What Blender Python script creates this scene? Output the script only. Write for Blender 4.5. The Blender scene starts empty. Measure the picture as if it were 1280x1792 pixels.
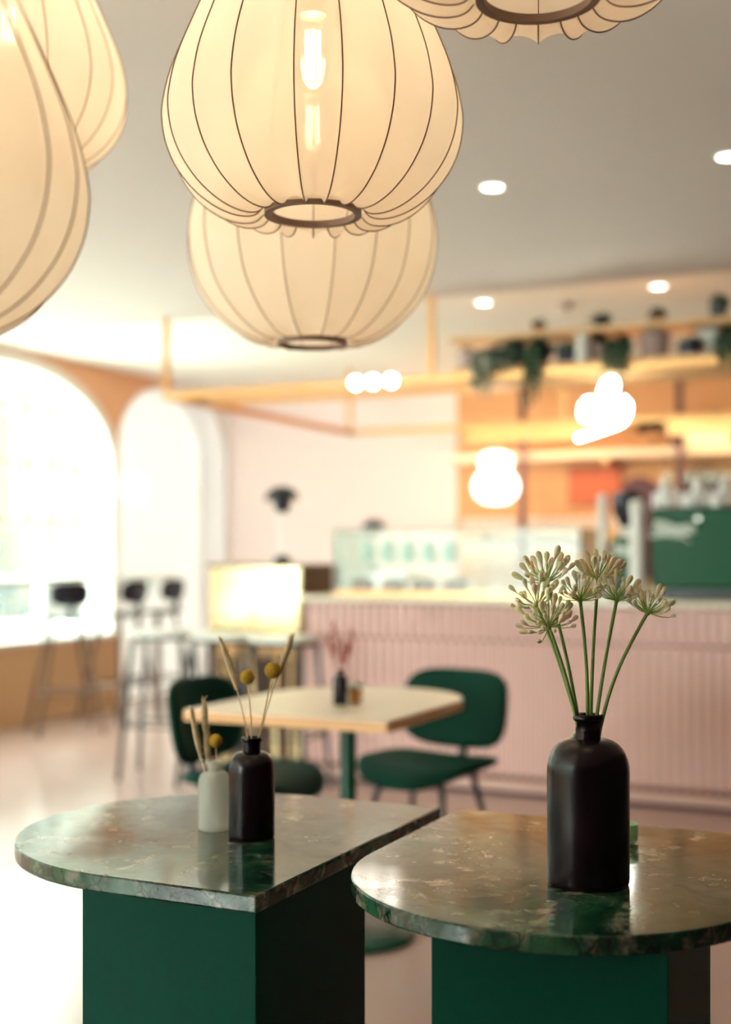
import bpy, bmesh, math, random
from mathutils import Vector, Matrix
random.seed(7)
PI = math.pi
sc = bpy.context.scene
C = sc.collection

# ------------------------------------------------------------------ camera, world, light
# world axes: +Y runs along the window wall towards the bar, +X to the right of it, Z up
CAM_H = 1.19
YAW = math.radians(25.2)
cd = bpy.data.cameras.new('camera')
cam = bpy.data.objects.new('camera', cd)
C.objects.link(cam)
cam.location = (0, 0, CAM_H)
cam.rotation_euler = (PI / 2, 0, YAW)
cd.sensor_fit = 'VERTICAL'
cd.sensor_height = 36
cd.sensor_width = 36
cd.lens = 2230 / 1792 * 36
cd.shift_y = 74 / 1792
cd.clip_start = 0.05
cd.dof.use_dof = True
cd.dof.focus_distance = 1.78
cd.dof.aperture_fstop = 1.9
sc.camera = cam

sc.view_settings.view_transform = 'Standard'
sc.view_settings.look = 'None'
sc.view_settings.gamma = 1
sc.view_settings.use_curve_mapping = False
sc.view_settings.exposure = 1.3

wd = bpy.data.worlds.new('daylight')
sc.world = wd
wd.use_nodes = True
bg = wd.node_tree.nodes['Background']
bg.inputs[0].default_value = (0.88, 1.0, 0.93, 1)
bg.inputs[1].default_value = 15.0

sc.cycles.max_bounces = 9
sc.cycles.diffuse_bounces = 5
sc.cycles.glossy_bounces = 4
sc.cycles.transmission_bounces = 6
sc.cycles.transparent_max_bounces = 14
sc.cycles.sample_clamp_indirect = 6.0
sc.cycles.blur_glossy = 0.5

WINDOWS = [6.9, 4.0, 1.1, -1.8]      # centres of the arched windows along the window wall
WALL_X = -6.0
CEIL = 2.60
for i, c in enumerate(WINDOWS):
    ld = bpy.data.lights.new('daylight_portal', 'AREA')
    ld.shape = 'RECTANGLE'; ld.size = 2.0; ld.size_y = 2.5
    ld.cycles.is_portal = True
    lo = bpy.data.objects.new('daylight_portal', ld); C.objects.link(lo)
    lo.location = (WALL_X - 0.27, c, 1.6)
    lo.rotation_euler = (0, -PI / 2, 0)

FRONT_FILL_OPENINGS = [(-5.6, -3.4)]     # unseen openings added behind the camera to let in frontal daylight
for xa, xb in FRONT_FILL_OPENINGS:
    ld = bpy.data.lights.new('daylight_portal', 'AREA')
    ld.shape = 'RECTANGLE'; ld.size = xb - xa; ld.size_y = 1.9
    ld.cycles.is_portal = True
    lo = bpy.data.objects.new('daylight_portal', ld); C.objects.link(lo)
    lo.location = ((xa + xb) / 2, -3.42, 1.5)
    lo.rotation_euler = (PI / 2, 0, PI)

# ------------------------------------------------------------------ materials
def mat(name, col, rough=0.5, metal=0.0, spec=0.5, coat=0.0, emit=None, estr=0.0, bump=None, var=None, sheen=0.0):
    m = bpy.data.materials.new(name); m.use_nodes = True
    nt = m.node_tree; b = nt.nodes['Principled BSDF']
    b.inputs['Base Color'].default_value = (*col, 1)
    b.inputs['Roughness'].default_value = rough
    b.inputs['Metallic'].default_value = metal
    b.inputs['Specular IOR Level'].default_value = spec
    b.inputs['Coat Weight'].default_value = coat
    b.inputs['Sheen Weight'].default_value = sheen
    if emit:
        b.inputs['Emission Color'].default_value = (*emit, 1)
        b.inputs['Emission Strength'].default_value = estr
    if var or bump:
        tc = nt.nodes.new('ShaderNodeTexCoord')
    if var:      # (scale, amount)
        n = nt.nodes.new('ShaderNodeTexNoise'); n.inputs['Scale'].default_value = var[0]; n.inputs['Detail'].default_value = 5
        nt.links.new(tc.outputs['Object'], n.inputs['Vector'])
        r = nt.nodes.new('ShaderNodeMapRange')
        r.inputs['To Min'].default_value = 1 - var[1]; r.inputs['To Max'].default_value = 1 + var[1]
        nt.links.new(n.outputs['Fac'], r.inputs['Value'])
        v = nt.nodes.new('ShaderNodeVectorMath'); v.operation = 'SCALE'
        v.inputs[0].default_value = col
        nt.links.new(r.outputs[0], v.inputs['Scale'])
        nt.links.new(v.outputs[0], b.inputs['Base Color'])
    if bump:     # (scale, strength)
        n = nt.nodes.new('ShaderNodeTexNoise'); n.inputs['Scale'].default_value = bump[0]; n.inputs['Detail'].default_value = 3
        nt.links.new(tc.outputs['Object'], n.inputs['Vector'])
        bp = nt.nodes.new('ShaderNodeBump'); bp.inputs['Strength'].default_value = bump[1]; bp.inputs['Distance'].default_value = 0.01
        nt.links.new(n.outputs['Fac'], bp.inputs['Height'])
        nt.links.new(bp.outputs[0], b.inputs['Normal'])
    return m

def marble_mat():
    m = bpy.data.materials.new('green_marble'); m.use_nodes = True
    nt = m.node_tree; b = nt.nodes['Principled BSDF']; L = nt.links.new
    tc = nt.nodes.new('ShaderNodeTexCoord')
    warp = nt.nodes.new('ShaderNodeTexNoise'); warp.inputs['Scale'].default_value = 3.5; warp.inputs['Detail'].default_value = 6
    L(tc.outputs['Object'], warp.inputs['Vector'])
    mx = nt.nodes.new('ShaderNodeVectorMath'); mx.operation = 'SCALE'; mx.inputs['Scale'].default_value = 0.35
    L(warp.outputs['Color'], mx.inputs[0])
    ad = nt.nodes.new('ShaderNodeVectorMath'); ad.operation = 'ADD'
    L(tc.outputs['Object'], ad.inputs[0]); L(mx.outputs[0], ad.inputs[1])
    # broad clouding
    n1 = nt.nodes.new('ShaderNodeTexNoise'); n1.inputs['Scale'].default_value = 6; n1.inputs['Detail'].default_value = 9; n1.inputs['Roughness'].default_value = 0.66
    L(ad.outputs[0], n1.inputs['Vector'])
    cr = nt.nodes.new('ShaderNodeValToRGB'); e = cr.color_ramp.elements
    e[0].position = 0.36; e[0].color = (0.002, 0.012, 0.010, 1)
    e[1].position = 0.72; e[1].color = (0.05, 0.19, 0.09, 1)
    k = e.new(0.52); k.color = (0.006, 0.050, 0.028, 1)
    L(n1.outputs['Fac'], cr.inputs[0])
    # cracked veins
    v1 = nt.nodes.new('ShaderNodeTexVoronoi'); v1.feature = 'DISTANCE_TO_EDGE'; v1.inputs['Scale'].default_value = 17
    L(ad.outputs[0], v1.inputs['Vector'])
    r1 = nt.nodes.new('ShaderNodeMapRange'); r1.inputs['From Min'].default_value = 0.0; r1.inputs['From Max'].default_value = 0.05
    r1.inputs['To Min'].default_value = 1; r1.inputs['To Max'].default_value = 0
    L(v1.outputs['Distance'], r1.inputs['Value'])
    # patches of pale calcite
    n2 = nt.nodes.new('ShaderNodeTexNoise'); n2.inputs['Scale'].default_value = 4.2; n2.inputs['Detail'].default_value = 12; n2.inputs['Roughness'].default_value = 0.74
    n2.inputs['Distortion'].default_value = 0.6
    L(ad.outputs[0], n2.inputs['Vector'])
    r2 = nt.nodes.new('ShaderNodeMapRange'); r2.inputs['From Min'].default_value = 0.46; r2.inputs['From Max'].default_value = 0.62
    L(n2.outputs['Fac'], r2.inputs['Value'])
    n3 = nt.nodes.new('ShaderNodeTexNoise'); n3.inputs['Scale'].default_value = 34; n3.inputs['Detail'].default_value = 4
    L(tc.outputs['Object'], n3.inputs['Vector'])
    r3 = nt.nodes.new('ShaderNodeMapRange'); r3.inputs['From Min'].default_value = 0.42; r3.inputs['From Max'].default_value = 0.62
    L(n3.outputs['Fac'], r3.inputs['Value'])
    mu = nt.nodes.new('ShaderNodeMath'); mu.operation = 'MULTIPLY'
    L(r2.outputs[0], mu.inputs[0]); L(r3.outputs[0], mu.inputs[1])
    m1 = nt.nodes.new('ShaderNodeMix'); m1.data_type = 'RGBA'
    L(mu.outputs[0], m1.inputs['Factor']); L(cr.outputs[0], m1.inputs['A']); m1.inputs['B'].default_value = (0.44, 0.34, 0.27, 1)
    ml = nt.nodes.new('ShaderNodeMath'); ml.operation = 'MULTIPLY'; ml.inputs[1].default_value = 0.75
    L(r1.outputs[0], ml.inputs[0])
    m2 = nt.nodes.new('ShaderNodeMix'); m2.data_type = 'RGBA'
    L(ml.outputs[0], m2.inputs['Factor']); L(m1.outputs['Result'], m2.inputs['A']); m2.inputs['B'].default_value = (0.002, 0.010, 0.008, 1)
    v2 = nt.nodes.new('ShaderNodeTexVoronoi'); v2.feature = 'DISTANCE_TO_EDGE'; v2.inputs['Scale'].default_value = 5
    L(ad.outputs[0], v2.inputs['Vector'])
    r4 = nt.nodes.new('ShaderNodeMapRange'); r4.inputs['From Max'].default_value = 0.018; r4.inputs['To Min'].default_value = 0.45; r4.inputs['To Max'].default_value = 0
    L(v2.outputs['Distance'], r4.inputs['Value'])
    m3 = nt.nodes.new('ShaderNodeMix'); m3.data_type = 'RGBA'
    r4.inputs['To Min'].default_value = 0.0; L(r4.outputs[0], m3.inputs['Factor']); L(m2.outputs['Result'], m3.inputs['A']); m3.inputs['B'].default_value = (0.22, 0.30, 0.22, 1)
    L(m3.outputs['Result'], b.inputs['Base Color'])
    rr = nt.nodes.new('ShaderNodeMapRange'); rr.inputs['From Min'].default_value = 0.35; rr.inputs['From Max'].default_value = 0.7
    rr.inputs['To Min'].default_value = 0.07; rr.inputs['To Max'].default_value = 0.15
    L(n1.outputs['Fac'], rr.inputs['Value']); L(rr.outputs[0], b.inputs['Roughness'])
    n5 = nt.nodes.new('ShaderNodeTexNoise'); n5.inputs['Scale'].default_value = 9; n5.inputs['Detail'].default_value = 11; n5.inputs['Roughness'].default_value = 0.75; n5.inputs['Distortion'].default_value = 1.2
    L(ad.outputs[0], n5.inputs['Vector'])
    rs = nt.nodes.new('ShaderNodeMapRange'); rs.inputs['From Min'].default_value = 0.38; rs.inputs['From Max'].default_value = 0.62
    rs.inputs['To Min'].default_value = 0.30; rs.inputs['To Max'].default_value = 0.95
    L(n5.outputs['Fac'], rs.inputs['Value']); L(rs.outputs[0], b.inputs['Specular IOR Level'])
    b.inputs['IOR'].default_value = 1.48
    return m

def wood_mat(name, c1, c2, scale=1.0, rough=0.4, axis=0):
    m = bpy.data.materials.new(name); m.use_nodes = True
    nt = m.node_tree; b = nt.nodes['Principled BSDF']; L = nt.links.new
    tc = nt.nodes.new('ShaderNodeTexCoord'); mp = nt.nodes.new('ShaderNodeMapping')
    s = [14 * scale] * 3; s[axis] = 1.0 * scale
    mp.inputs['Scale'].default_value = s
    L(tc.outputs['Object'], mp.inputs['Vector'])
    n = nt.nodes.new('ShaderNodeTexNoise'); n.inputs['Scale'].default_value = 2; n.inputs['Detail'].default_value = 6; n.inputs['Distortion'].default_value = 0.8
    L(mp.outputs[0], n.inputs['Vector'])
    cr = nt.nodes.new('ShaderNodeValToRGB'); e = cr.color_ramp.elements
    e[0].position = 0.3; e[0].color = (*c1, 1); e[1].position = 0.7; e[1].color = (*c2, 1)
    L(n.outputs['Fac'], cr.inputs[0]); L(cr.outputs[0], b.inputs['Base Color'])
    b.inputs['Roughness'].default_value = rough
    return m

def fabric_mat():
    m = bpy.data.materials.new('lamp_silk'); m.use_nodes = True
    nt = m.node_tree; L = nt.links.new
    for n in list(nt.nodes): nt.nodes.remove(n)
    out = nt.nodes.new('ShaderNodeOutputMaterial')
    tr = nt.nodes.new('ShaderNodeBsdfTransparent'); tr.inputs[0].default_value = (1, 0.97, 0.92, 1)
    tl = nt.nodes.new('ShaderNodeBsdfTranslucent'); tl.inputs[0].default_value = (0.98, 0.86, 0.73, 1)
    df = nt.nodes.new('ShaderNodeBsdfDiffuse'); df.inputs[0].default_value = (0.92, 0.81, 0.70, 1)
    tc = nt.nodes.new('ShaderNodeTexCoord')
    w = nt.nodes.new('ShaderNodeTexNoise'); w.inputs['Scale'].default_value = 7
    L(tc.outputs['Object'], w.inputs['Vector'])
    r = nt.nodes.new('ShaderNodeMapRange'); r.inputs['To Min'].default_value = 0.24; r.inputs['To Max'].default_value = 0.36
    L(w.outputs['Fac'], r.inputs['Value'])
    a = nt.nodes.new('ShaderNodeMixShader'); a.inputs[0].default_value = 0.45
    L(tl.outputs[0], a.inputs[1]); L(df.outputs[0], a.inputs[2])
    bmx = nt.nodes.new('ShaderNodeMixShader')
    L(r.outputs[0], bmx.inputs[0]); L(a.outputs[0], bmx.inputs[1]); L(tr.outputs[0], bmx.inputs[2])
    L(bmx.outputs[0], out.inputs[0])
    return m

def frost_mat():
    m = bpy.data.materials.new('frosted_white_glass'); m.use_nodes = True
    nt = m.node_tree; L = nt.links.new
    for n in list(nt.nodes): nt.nodes.remove(n)
    out = nt.nodes.new('ShaderNodeOutputMaterial')
    tl = nt.nodes.new('ShaderNodeBsdfTranslucent'); tl.inputs[0].default_value = (0.13, 0.13, 0.13, 1)
    df = nt.nodes.new('ShaderNodeBsdfDiffuse'); df.inputs[0].default_value = (0.85, 0.82, 0.82, 1)
    a = nt.nodes.new('ShaderNodeAddShader')
    L(tl.outputs[0], a.inputs[0]); L(df.outputs[0], a.inputs[1]); L(a.outputs[0], out.inputs[0])
    return m

def pane_mat(name, tint=(1, 1, 1), refl=0.08, rough=0.0):
    m = bpy.data.materials.new(name); m.use_nodes = True
    nt = m.node_tree; L = nt.links.new
    for n in list(nt.nodes): nt.nodes.remove(n)
    out = nt.nodes.new('ShaderNodeOutputMaterial')
    tr = nt.nodes.new('ShaderNodeBsdfTransparent'); tr.inputs[0].default_value = (*tint, 1)
    gl = nt.nodes.new('ShaderNodeBsdfGlossy'); gl.inputs['Roughness'].default_value = rough
    fr = nt.nodes.new('ShaderNodeLayerWeight'); fr.inputs['Blend'].default_value = 0.25
    mu = nt.nodes.new('ShaderNodeMath'); mu.operation = 'MULTIPLY_ADD'; mu.inputs[1].default_value = 0.5; mu.inputs[2].default_value = refl
    L(fr.outputs['Fresnel'], mu.inputs[0])
    mx = nt.nodes.new('ShaderNodeMixShader')
    L(mu.outputs[0], mx.inputs[0]); L(tr.outputs[0], mx.inputs[1]); L(gl.outputs[0], mx.inputs[2])
    L(mx.outputs[0], out.inputs[0])
    return m

def bottle_mat(name, col, tint, transp):
    m = bpy.data.materials.new(name); m.use_nodes = True
    nt = m.node_tree; L = nt.links.new
    b = nt.nodes['Principled BSDF']; out = nt.nodes['Material Output']
    b.inputs['Base Color'].default_value = (*col, 1); b.inputs['Roughness'].default_value = 0.26
    b.inputs['Specular IOR Level'].default_value = 0.4
    tr = nt.nodes.new('ShaderNodeBsdfTransparent'); tr.inputs[0].default_value = (*tint, 1)
    mx = nt.nodes.new('ShaderNodeMixShader'); mx.inputs[0].default_value = transp
    L(b.outputs[0], mx.inputs[1]); L(tr.outputs[0], mx.inputs[2]); L(mx.outputs[0], out.inputs[0])
    return m

def emis(name, col, s):
    m = bpy.data.materials.new(name); m.use_nodes = True
    nt = m.node_tree
    for n in list(nt.nodes): nt.nodes.remove(n)
    out = nt.nodes.new('ShaderNodeOutputMaterial'); e = nt.nodes.new('ShaderNodeEmission')
    e.inputs[0].default_value = (*col, 1); e.inputs[1].default_value = s
    nt.links.new(e.outputs[0], out.inputs[0])
    return m

M = dict(
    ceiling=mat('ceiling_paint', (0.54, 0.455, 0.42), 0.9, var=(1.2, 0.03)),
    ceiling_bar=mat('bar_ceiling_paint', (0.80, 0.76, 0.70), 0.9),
    peach=mat('peach_paint', (0.80, 0.42, 0.24), 0.85),
    palepink=mat('pale_pink_paint', (0.93, 0.90, 0.915), 0.85),
    street=mat('street_paving', (0.78, 0.86, 0.80), 0.9, var=(0.5, 0.05)),
    dimmer_front=mat('window_dimmer_dark', (0.034, 0.040, 0.036), 0.9, var=(0.3, 0.05)),  # near black so the view through the windows stays dim
    frost=frost_mat(),
    backpink=mat('back_wall_pink_paint', (0.93, 0.77, 0.75), 0.85),
    barwall=mat('bar_wall_paint', (0.66, 0.33, 0.15), 0.7, var=(2, 0.08)),
    darkwall=mat('dark_wall_paint', (0.10, 0.09, 0.09), 0.8),
    greywall=mat('grey_wall_paint', (0.05, 0.045, 0.05), 0.8),
    trim=mat('arch_trim_paint', (0.82, 0.74, 0.70), 0.6),
    winframe=mat('window_frame_paint', (0.62, 0.64, 0.60), 0.5),
    winbar=mat('window_rail_paint', (0.50, 0.36, 0.28), 0.5),
    wainscot=mat('tan_panel_paint', (0.62, 0.36, 0.19), 0.6, var=(1.5, 0.06)),
    ledge=mat('ledge_laminate', (0.75, 0.76, 0.72), 0.3),
    floor=mat('polished_concrete', (0.40, 0.265, 0.225), 0.20, spec=0.5, var=(1.6, 0.10), bump=(1.1, 0.02)),
    marble=marble_mat(),
    green=mat('dark_green_lacquer', (0.0005, 0.056, 0.037), 0.5, spec=0.1, var=(90, 0.10)),
    green_chair=mat('green_upholstery', (0.003, 0.036, 0.022), 0.6, spec=0.08, bump=(300, 0.1)),
    green_metal=mat('green_metal', (0.006, 0.060, 0.034), 0.25),
    green_machine=mat('green_enamel', (0.002, 0.075, 0.026), 0.4, spec=0.2),
    black=mat('black_metal', (0.012, 0.014, 0.020), 0.35),
    bronze=mat('bronze_metal', (0.10, 0.055, 0.035), 0.4, metal=0.3),
    brass=mat('brass', (0.68, 0.37, 0.15), 0.28, metal=1.0),
    brass_sheet=mat('brass_sheet', (0.85, 0.70, 0.42), 0.13, metal=1.0, bump=(3, 0.02)),
    walnut=wood_mat('brown_wood', (0.12, 0.055, 0.03), (0.22, 0.10, 0.05), 1.0, 0.45, 2),
    birch=wood_mat('birch_wood', (0.90, 0.76, 0.60), (0.93, 0.83, 0.69), 1.0, 0.35, 0),
    birch_edge=wood_mat('birch_edge', (0.70, 0.36, 0.14), (0.80, 0.46, 0.22), 1.0, 0.5, 0),
    pink=mat('pink_tiles', (0.88, 0.60, 0.56), 0.45, var=(3, 0.05)),
    groove=mat('shaded_groove_pink', (0.26, 0.13, 0.11), 0.7),  # darkened to paint in the shade between the ribs
    plinth=mat('pink_plinth', (0.62, 0.40, 0.35), 0.5),
    slab=mat('cream_stone', (0.78, 0.70, 0.56), 0.25),
    silk=fabric_mat(),
    wire=mat('brown_wire', (0.16, 0.07, 0.03), 0.6),
    ring=mat('brown_ring', (0.20, 0.11, 0.075), 0.55),
    socket=mat('brass_socket', (0.80, 0.62, 0.35), 0.4, metal=0.4),
    bulbglass=pane_mat('bulb_glass', (1, 0.97, 0.9), 0.04),
    filament=emis('filament_glow', (1.0, 0.84, 0.60), 28),
    pane=pane_mat('window_pane', (0.96, 1, 0.98), 0.03),
    caseglass=pane_mat('case_glass', (0.93, 0.99, 0.96), 0.06, 0.32),
    cup=mat('white_ceramic', (0.85, 0.83, 0.80), 0.25),
    glass=pane_mat('tumbler_glass', (0.88, 0.96, 0.92), 0.22),
    bottle_dark=bottle_mat('burgundy_bottle', (0.008, 0.002, 0.006), (0.9, 0.15, 0.12), 0.03),
    bottle_clear=bottle_mat('frosted_bottle', (0.92, 0.92, 0.88), (0.98, 0.98, 0.95), 0.66),
    stem=mat('green_stem', (0.24, 0.36, 0.09), 0.5, var=(40, 0.2)),
    pedicel=mat('green_pedicel', (0.32, 0.48, 0.10), 0.5),
    bud=mat('cream_bud', (0.93, 0.86, 0.60), 0.5, var=(45, 0.22)),
    craspedia=mat('mustard_flower', (0.95, 0.54, 0.04), 0.9, bump=(700, 1.0), var=(300, 0.3)),
    straw=mat('dried_stem', (0.72, 0.48, 0.25), 0.8, var=(60, 0.2)),
    husk=mat('dried_seed_head', (0.90, 0.68, 0.40), 0.9, bump=(500, 0.8), var=(150, 0.3)),
    redleaf=mat('dried_red_leaf', (0.36, 0.06, 0.04), 0.8),
    shade=mat('black_enamel', (0.008, 0.010, 0.022), 0.3),
    pale_metal=mat('pale_metal', (0.72, 0.70, 0.66), 0.3, metal=0.6),
    lampwhite=emis('opal_glow', (1.0, 0.90, 0.72), 2.4),
    opal=emis('opal_day_glow', (1.0, 0.97, 0.90), 1.0),
    down=emis('downlight_glow', (1.0, 0.93, 0.80), 4),
    neon=emis('neon_glow', (0.93, 1.0, 0.86), 14),
    strip=emis('strip_glow', (0.85, 0.88, 0.38), 0.7),
    spotlamp=emis('spot_glow', (1.0, 0.95, 0.85), 14),
    leaf=mat('green_leaf', (0.020, 0.060, 0.022), 0.5, var=(20, 0.4)),
    leaf_pale=mat('silver_leaf', (0.16, 0.20, 0.15), 0.6, var=(20, 0.3)),
    soil=mat('dark_soil', (0.02, 0.014, 0.01), 0.9),
    pot_pink=mat('pink_grey_pot', (0.42, 0.29, 0.26), 0.6),
    pot_black=mat('black_pot', (0.012, 0.014, 0.022), 0.4),
    pot_navy=mat('navy_pot', (0.012, 0.020, 0.055), 0.4),
    pot_white=mat('white_pot', (0.72, 0.72, 0.68), 0.4),
    pot_clay=mat('clay_pot', (0.45, 0.22, 0.12), 0.8),
    orange=mat('rust_orange_board', (0.52, 0.10, 0.02), 0.5, var=(6, 0.2)),
    plum=mat('plum_paint', (0.09, 0.03, 0.04), 0.6),
    shelfwood=wood_mat('warm_shelf_wood', (0.62, 0.34, 0.14), (0.75, 0.45, 0.22), 1.0, 0.5, 0),
    creamshelf=mat('cream_shelf', (0.72, 0.58, 0.42), 0.4),
    hopper=mat('smoked_plastic', (0.018, 0.014, 0.030), 0.2),
    letter=mat('white_lettering', (0.80, 0.85, 0.78), 0.4),
    cake=mat('berry_cake', (0.30, 0.08, 0.05), 0.6, var=(30, 0.3)),
    pastry=mat('baked_pastry', (0.62, 0.30, 0.12), 0.6, var=(30, 0.3)),
    mint=mat('mint_glass_jar', (0.45, 0.62, 0.55), 0.15),
    amber=mat('amber_glass', (0.55, 0.26, 0.06), 0.2),
    wax=mat('white_wax', (0.85, 0.85, 0.78), 0.5),
    votive=bottle_mat('pale_green_glass', (0.45, 0.62, 0.42), (0.9, 1.0, 0.85), 0.4),
)

M['bud'].node_tree.nodes['Principled BSDF'].inputs['Subsurface Weight'].default_value = 0.3
M['bud'].node_tree.nodes['Principled BSDF'].inputs['Subsurface Scale'].default_value = 0.004
# ------------------------------------------------------------------ mesh helpers
def box(bm, x0, x1, y0, y1, z0, z1):
    vs = [bm.verts.new((x, y, z)) for z in (z0, z1) for y in (y0, y1) for x in (x0, x1)]
    for f in ((0, 2, 3, 1), (4, 5, 7, 6), (0, 1, 5, 4), (2, 6, 7, 3), (0, 4, 6, 2), (1, 3, 7, 5)):
        bm.faces.new([vs[i] for i in f])
    return bm

def hexa(bm, p):
    vs = [bm.verts.new(q) for q in p]
    for f in ((0, 3, 2, 1), (4, 5, 6, 7), (0, 1, 5, 4), (1, 2, 6, 5), (2, 3, 7, 6), (3, 0, 4, 7)):
        bm.faces.new([vs[i] for i in f])

def tube(bm, pts, rad, seg=10, cap=True):
    pts = [Vector(p) for p in pts]
    if not hasattr(rad, '__len__'): rad = [rad] * len(pts)
    rings = []
    ref = None
    for i, p in enumerate(pts):
        d = (pts[min(i + 1, len(pts) - 1)] - pts[max(i - 1, 0)]).normalized()
        if ref is None:
            ref = Vector((0, 0, 1)) if abs(d.z) < 0.9 else Vector((1, 0, 0))
        a = (ref - d * ref.dot(d)).normalized(); b = d.cross(a); ref = a
        rings.append([bm.verts.new(p + (a * math.cos(t) + b * math.sin(t)) * rad[i]) for t in [2 * PI * k / seg for k in range(seg)]])
    for r0, r1 in zip(rings, rings[1:]):
        for k in range(seg):
            bm.faces.new((r0[k], r0[(k + 1) % seg], r1[(k + 1) % seg], r1[k]))
    if cap:
        bm.faces.new(rings[0][::-1]); bm.faces.new(rings[-1])
    return bm

def lathe(bm, prof, seg=40, cx=0, cy=0, cz=0, closed=False):
    rings = []
    for r, z in prof:
        if r < 1e-6: rings.append([bm.verts.new((cx, cy, cz + z))])
        else: rings.append([bm.verts.new((cx + r * math.cos(2 * PI * k / seg), cy + r * math.sin(2 * PI * k / seg), cz + z)) for k in range(seg)])
    pr = list(zip(rings, rings[1:])) + ([(rings[-1], rings[0])] if closed else [])
    for a, b in pr:
        if len(a) == 1 and len(b) == 1: continue
        for k in range(seg):
            j = (k + 1) % seg
            if len(a) == 1: bm.faces.new((a[0], b[j], b[k]))
            elif len(b) == 1: bm.faces.new((a[k], a[j], b[0]))
            else: bm.faces.new((a[k], a[j], b[j], b[k]))
    return bm

def prism(bm, outline, z0, z1):
    a = [bm.verts.new((x, y, z0)) for x, y in outline]; b = [bm.verts.new((x, y, z1)) for x, y in outline]
    bm.faces.new(a[::-1]); bm.faces.new(b)
    n = len(a)
    for i in range(n):
        bm.faces.new((a[i], a[(i + 1) % n], b[(i + 1) % n], b[i]))
    return bm

def ball(bm, c, r, seg=16, sx=1, sy=1, sz=1, rot=None):
    m = Matrix.Translation(Vector(c)) @ (rot.to_4x4() if rot else Matrix.Identity(4)) @ Matrix.Diagonal((sx, sy, sz, 1))
    bmesh.ops.create_uvsphere(bm, u_segments=seg, v_segments=max(6, seg // 2), radius=r, matrix=m)
    return bm

def NB(): return bmesh.new()

def obj(name, bm, m, parent=None, smooth=True, bevel=0, loc=(0, 0, 0), rz=0, weld=True, seg=2, ang=40):
    me = bpy.data.meshes.new(name)
    bmesh.ops.recalc_face_normals(bm, faces=bm.faces)
    bm.to_mesh(me); bm.free()
    me.materials.append(m)
    if smooth:
        me.polygons.foreach_set('use_smooth', [True] * len(me.polygons))
        try: me.set_sharp_from_angle(angle=math.radians(ang))
        except Exception: pass
    o = bpy.data.objects.new(name, me); C.objects.link(o)
    o.location = loc; o.rotation_euler = (0, 0, rz)
    if parent: o.parent = parent
    if bevel:
        b = o.modifiers.new('edge', 'BEVEL'); b.width = bevel; b.segments = seg; b.limit_method = 'ANGLE'; b.angle_limit = math.radians(40)
    return o

def tag(o, label=None, cat=None, group=None, kind=None):
    if label: o['label'] = label
    if cat: o['category'] = cat
    if group: o['group'] = group
    if kind: o['kind'] = kind
    return o

def thing(name, label, cat, loc=(0, 0, 0), rz=0, group=None):
    o = bpy.data.objects.new(name, None); C.objects.link(o)
    o.empty_display_size = 0.05
    o.location = loc; o.rotation_euler = (0, 0, rz)
    return tag(o, label, cat, group)

def struct(name, bm, m, **k):
    return tag(obj(name, bm, m, **k), kind='structure')

KIDS = {}
def copy_tree(o, parent=None):
    c = o.copy(); C.objects.link(c); c.parent = parent
    for ch in list(o.children):
        copy_tree(ch, c)
    return c

def dup(root, loc, rz, label, group=None):
    r = copy_tree(root); r.location = loc; r.rotation_euler = (0, 0, rz); r['label'] = label
    if group: r['group'] = group
    return r

# ------------------------------------------------------------------ room shell
Y0, Y1, X1 = -3.2, 9.85, 2.4
struct('floor', box(NB(), WALL_X - 0.3, X1 + 0.2, Y0 - 0.2, Y1 + 0.2, -0.1, 0), M['floor'], smooth=False)
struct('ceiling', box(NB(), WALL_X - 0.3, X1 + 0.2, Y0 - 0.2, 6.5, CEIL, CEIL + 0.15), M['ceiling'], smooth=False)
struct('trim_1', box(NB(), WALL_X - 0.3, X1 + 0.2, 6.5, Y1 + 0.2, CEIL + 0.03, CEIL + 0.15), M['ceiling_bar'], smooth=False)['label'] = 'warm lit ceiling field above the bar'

def arch_z(t, a, b, z0, n=2.2):
    t = min(1, abs(t) / a)
    return z0 + b * (1 - t ** n) ** (1 / n)

def wall_with_arches(name, y0, y1, arches, m):
    """arches: (centre, half width, rise, springing height, sill, exponent)"""
    bm = NB(); xa, xb = WALL_X - 0.28, WALL_X
    y = y0
    for (c, a, b, z0, sill, n) in sorted(arches):
        if c - a > y: box(bm, xa, xb, y, c - a, 0, CEIL + 0.1)
        K = 36; ys = [c - a * math.cos(PI * k / K) for k in range(K + 1)]
        for p, q in zip(ys, ys[1:]):
            zp, zq = arch_z(p - c, a, b, z0, n), arch_z(q - c, a, b, z0, n)
            t = CEIL + 0.1
            hexa(bm, [(xa, p, zp), (xb, p, zp), (xb, q, zq), (xa, q, zq), (xa, p, t), (xb, p, t), (xb, q, t), (xa, q, t)])
        if sill > 0: box(bm, xa, xb, c - a, c + a, 0, sill)
        y = c + a
    if y1 > y: box(bm, xa, xb, y, y1, 0, CEIL + 0.1)
    far = bm.copy()
    for q, keep in ((bm, lambda v: v < 8.99), (far, lambda v: v >= 8.99)):
        bmesh.ops.delete(q, geom=[f for f in q.faces if not keep(sum(v.co.y for v in f.verts) / len(f.verts))], context='FACES')
    struct('wall_far', far, M['palepink'], smooth=False)
    return struct(name, bm, m, smooth=False)

A, B, Z0, SILL, NN = 1.28, 0.755, 1.842, 0.56, 2.2
ARCH2 = (8.99, 0.80, 0.60, 1.985, 0.0, 2.3)
wall_with_arches('wall_left', Y0, Y1, [(c, A, B, Z0, SILL, NN) for c in WINDOWS] + [ARCH2], M['peach'])
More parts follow.
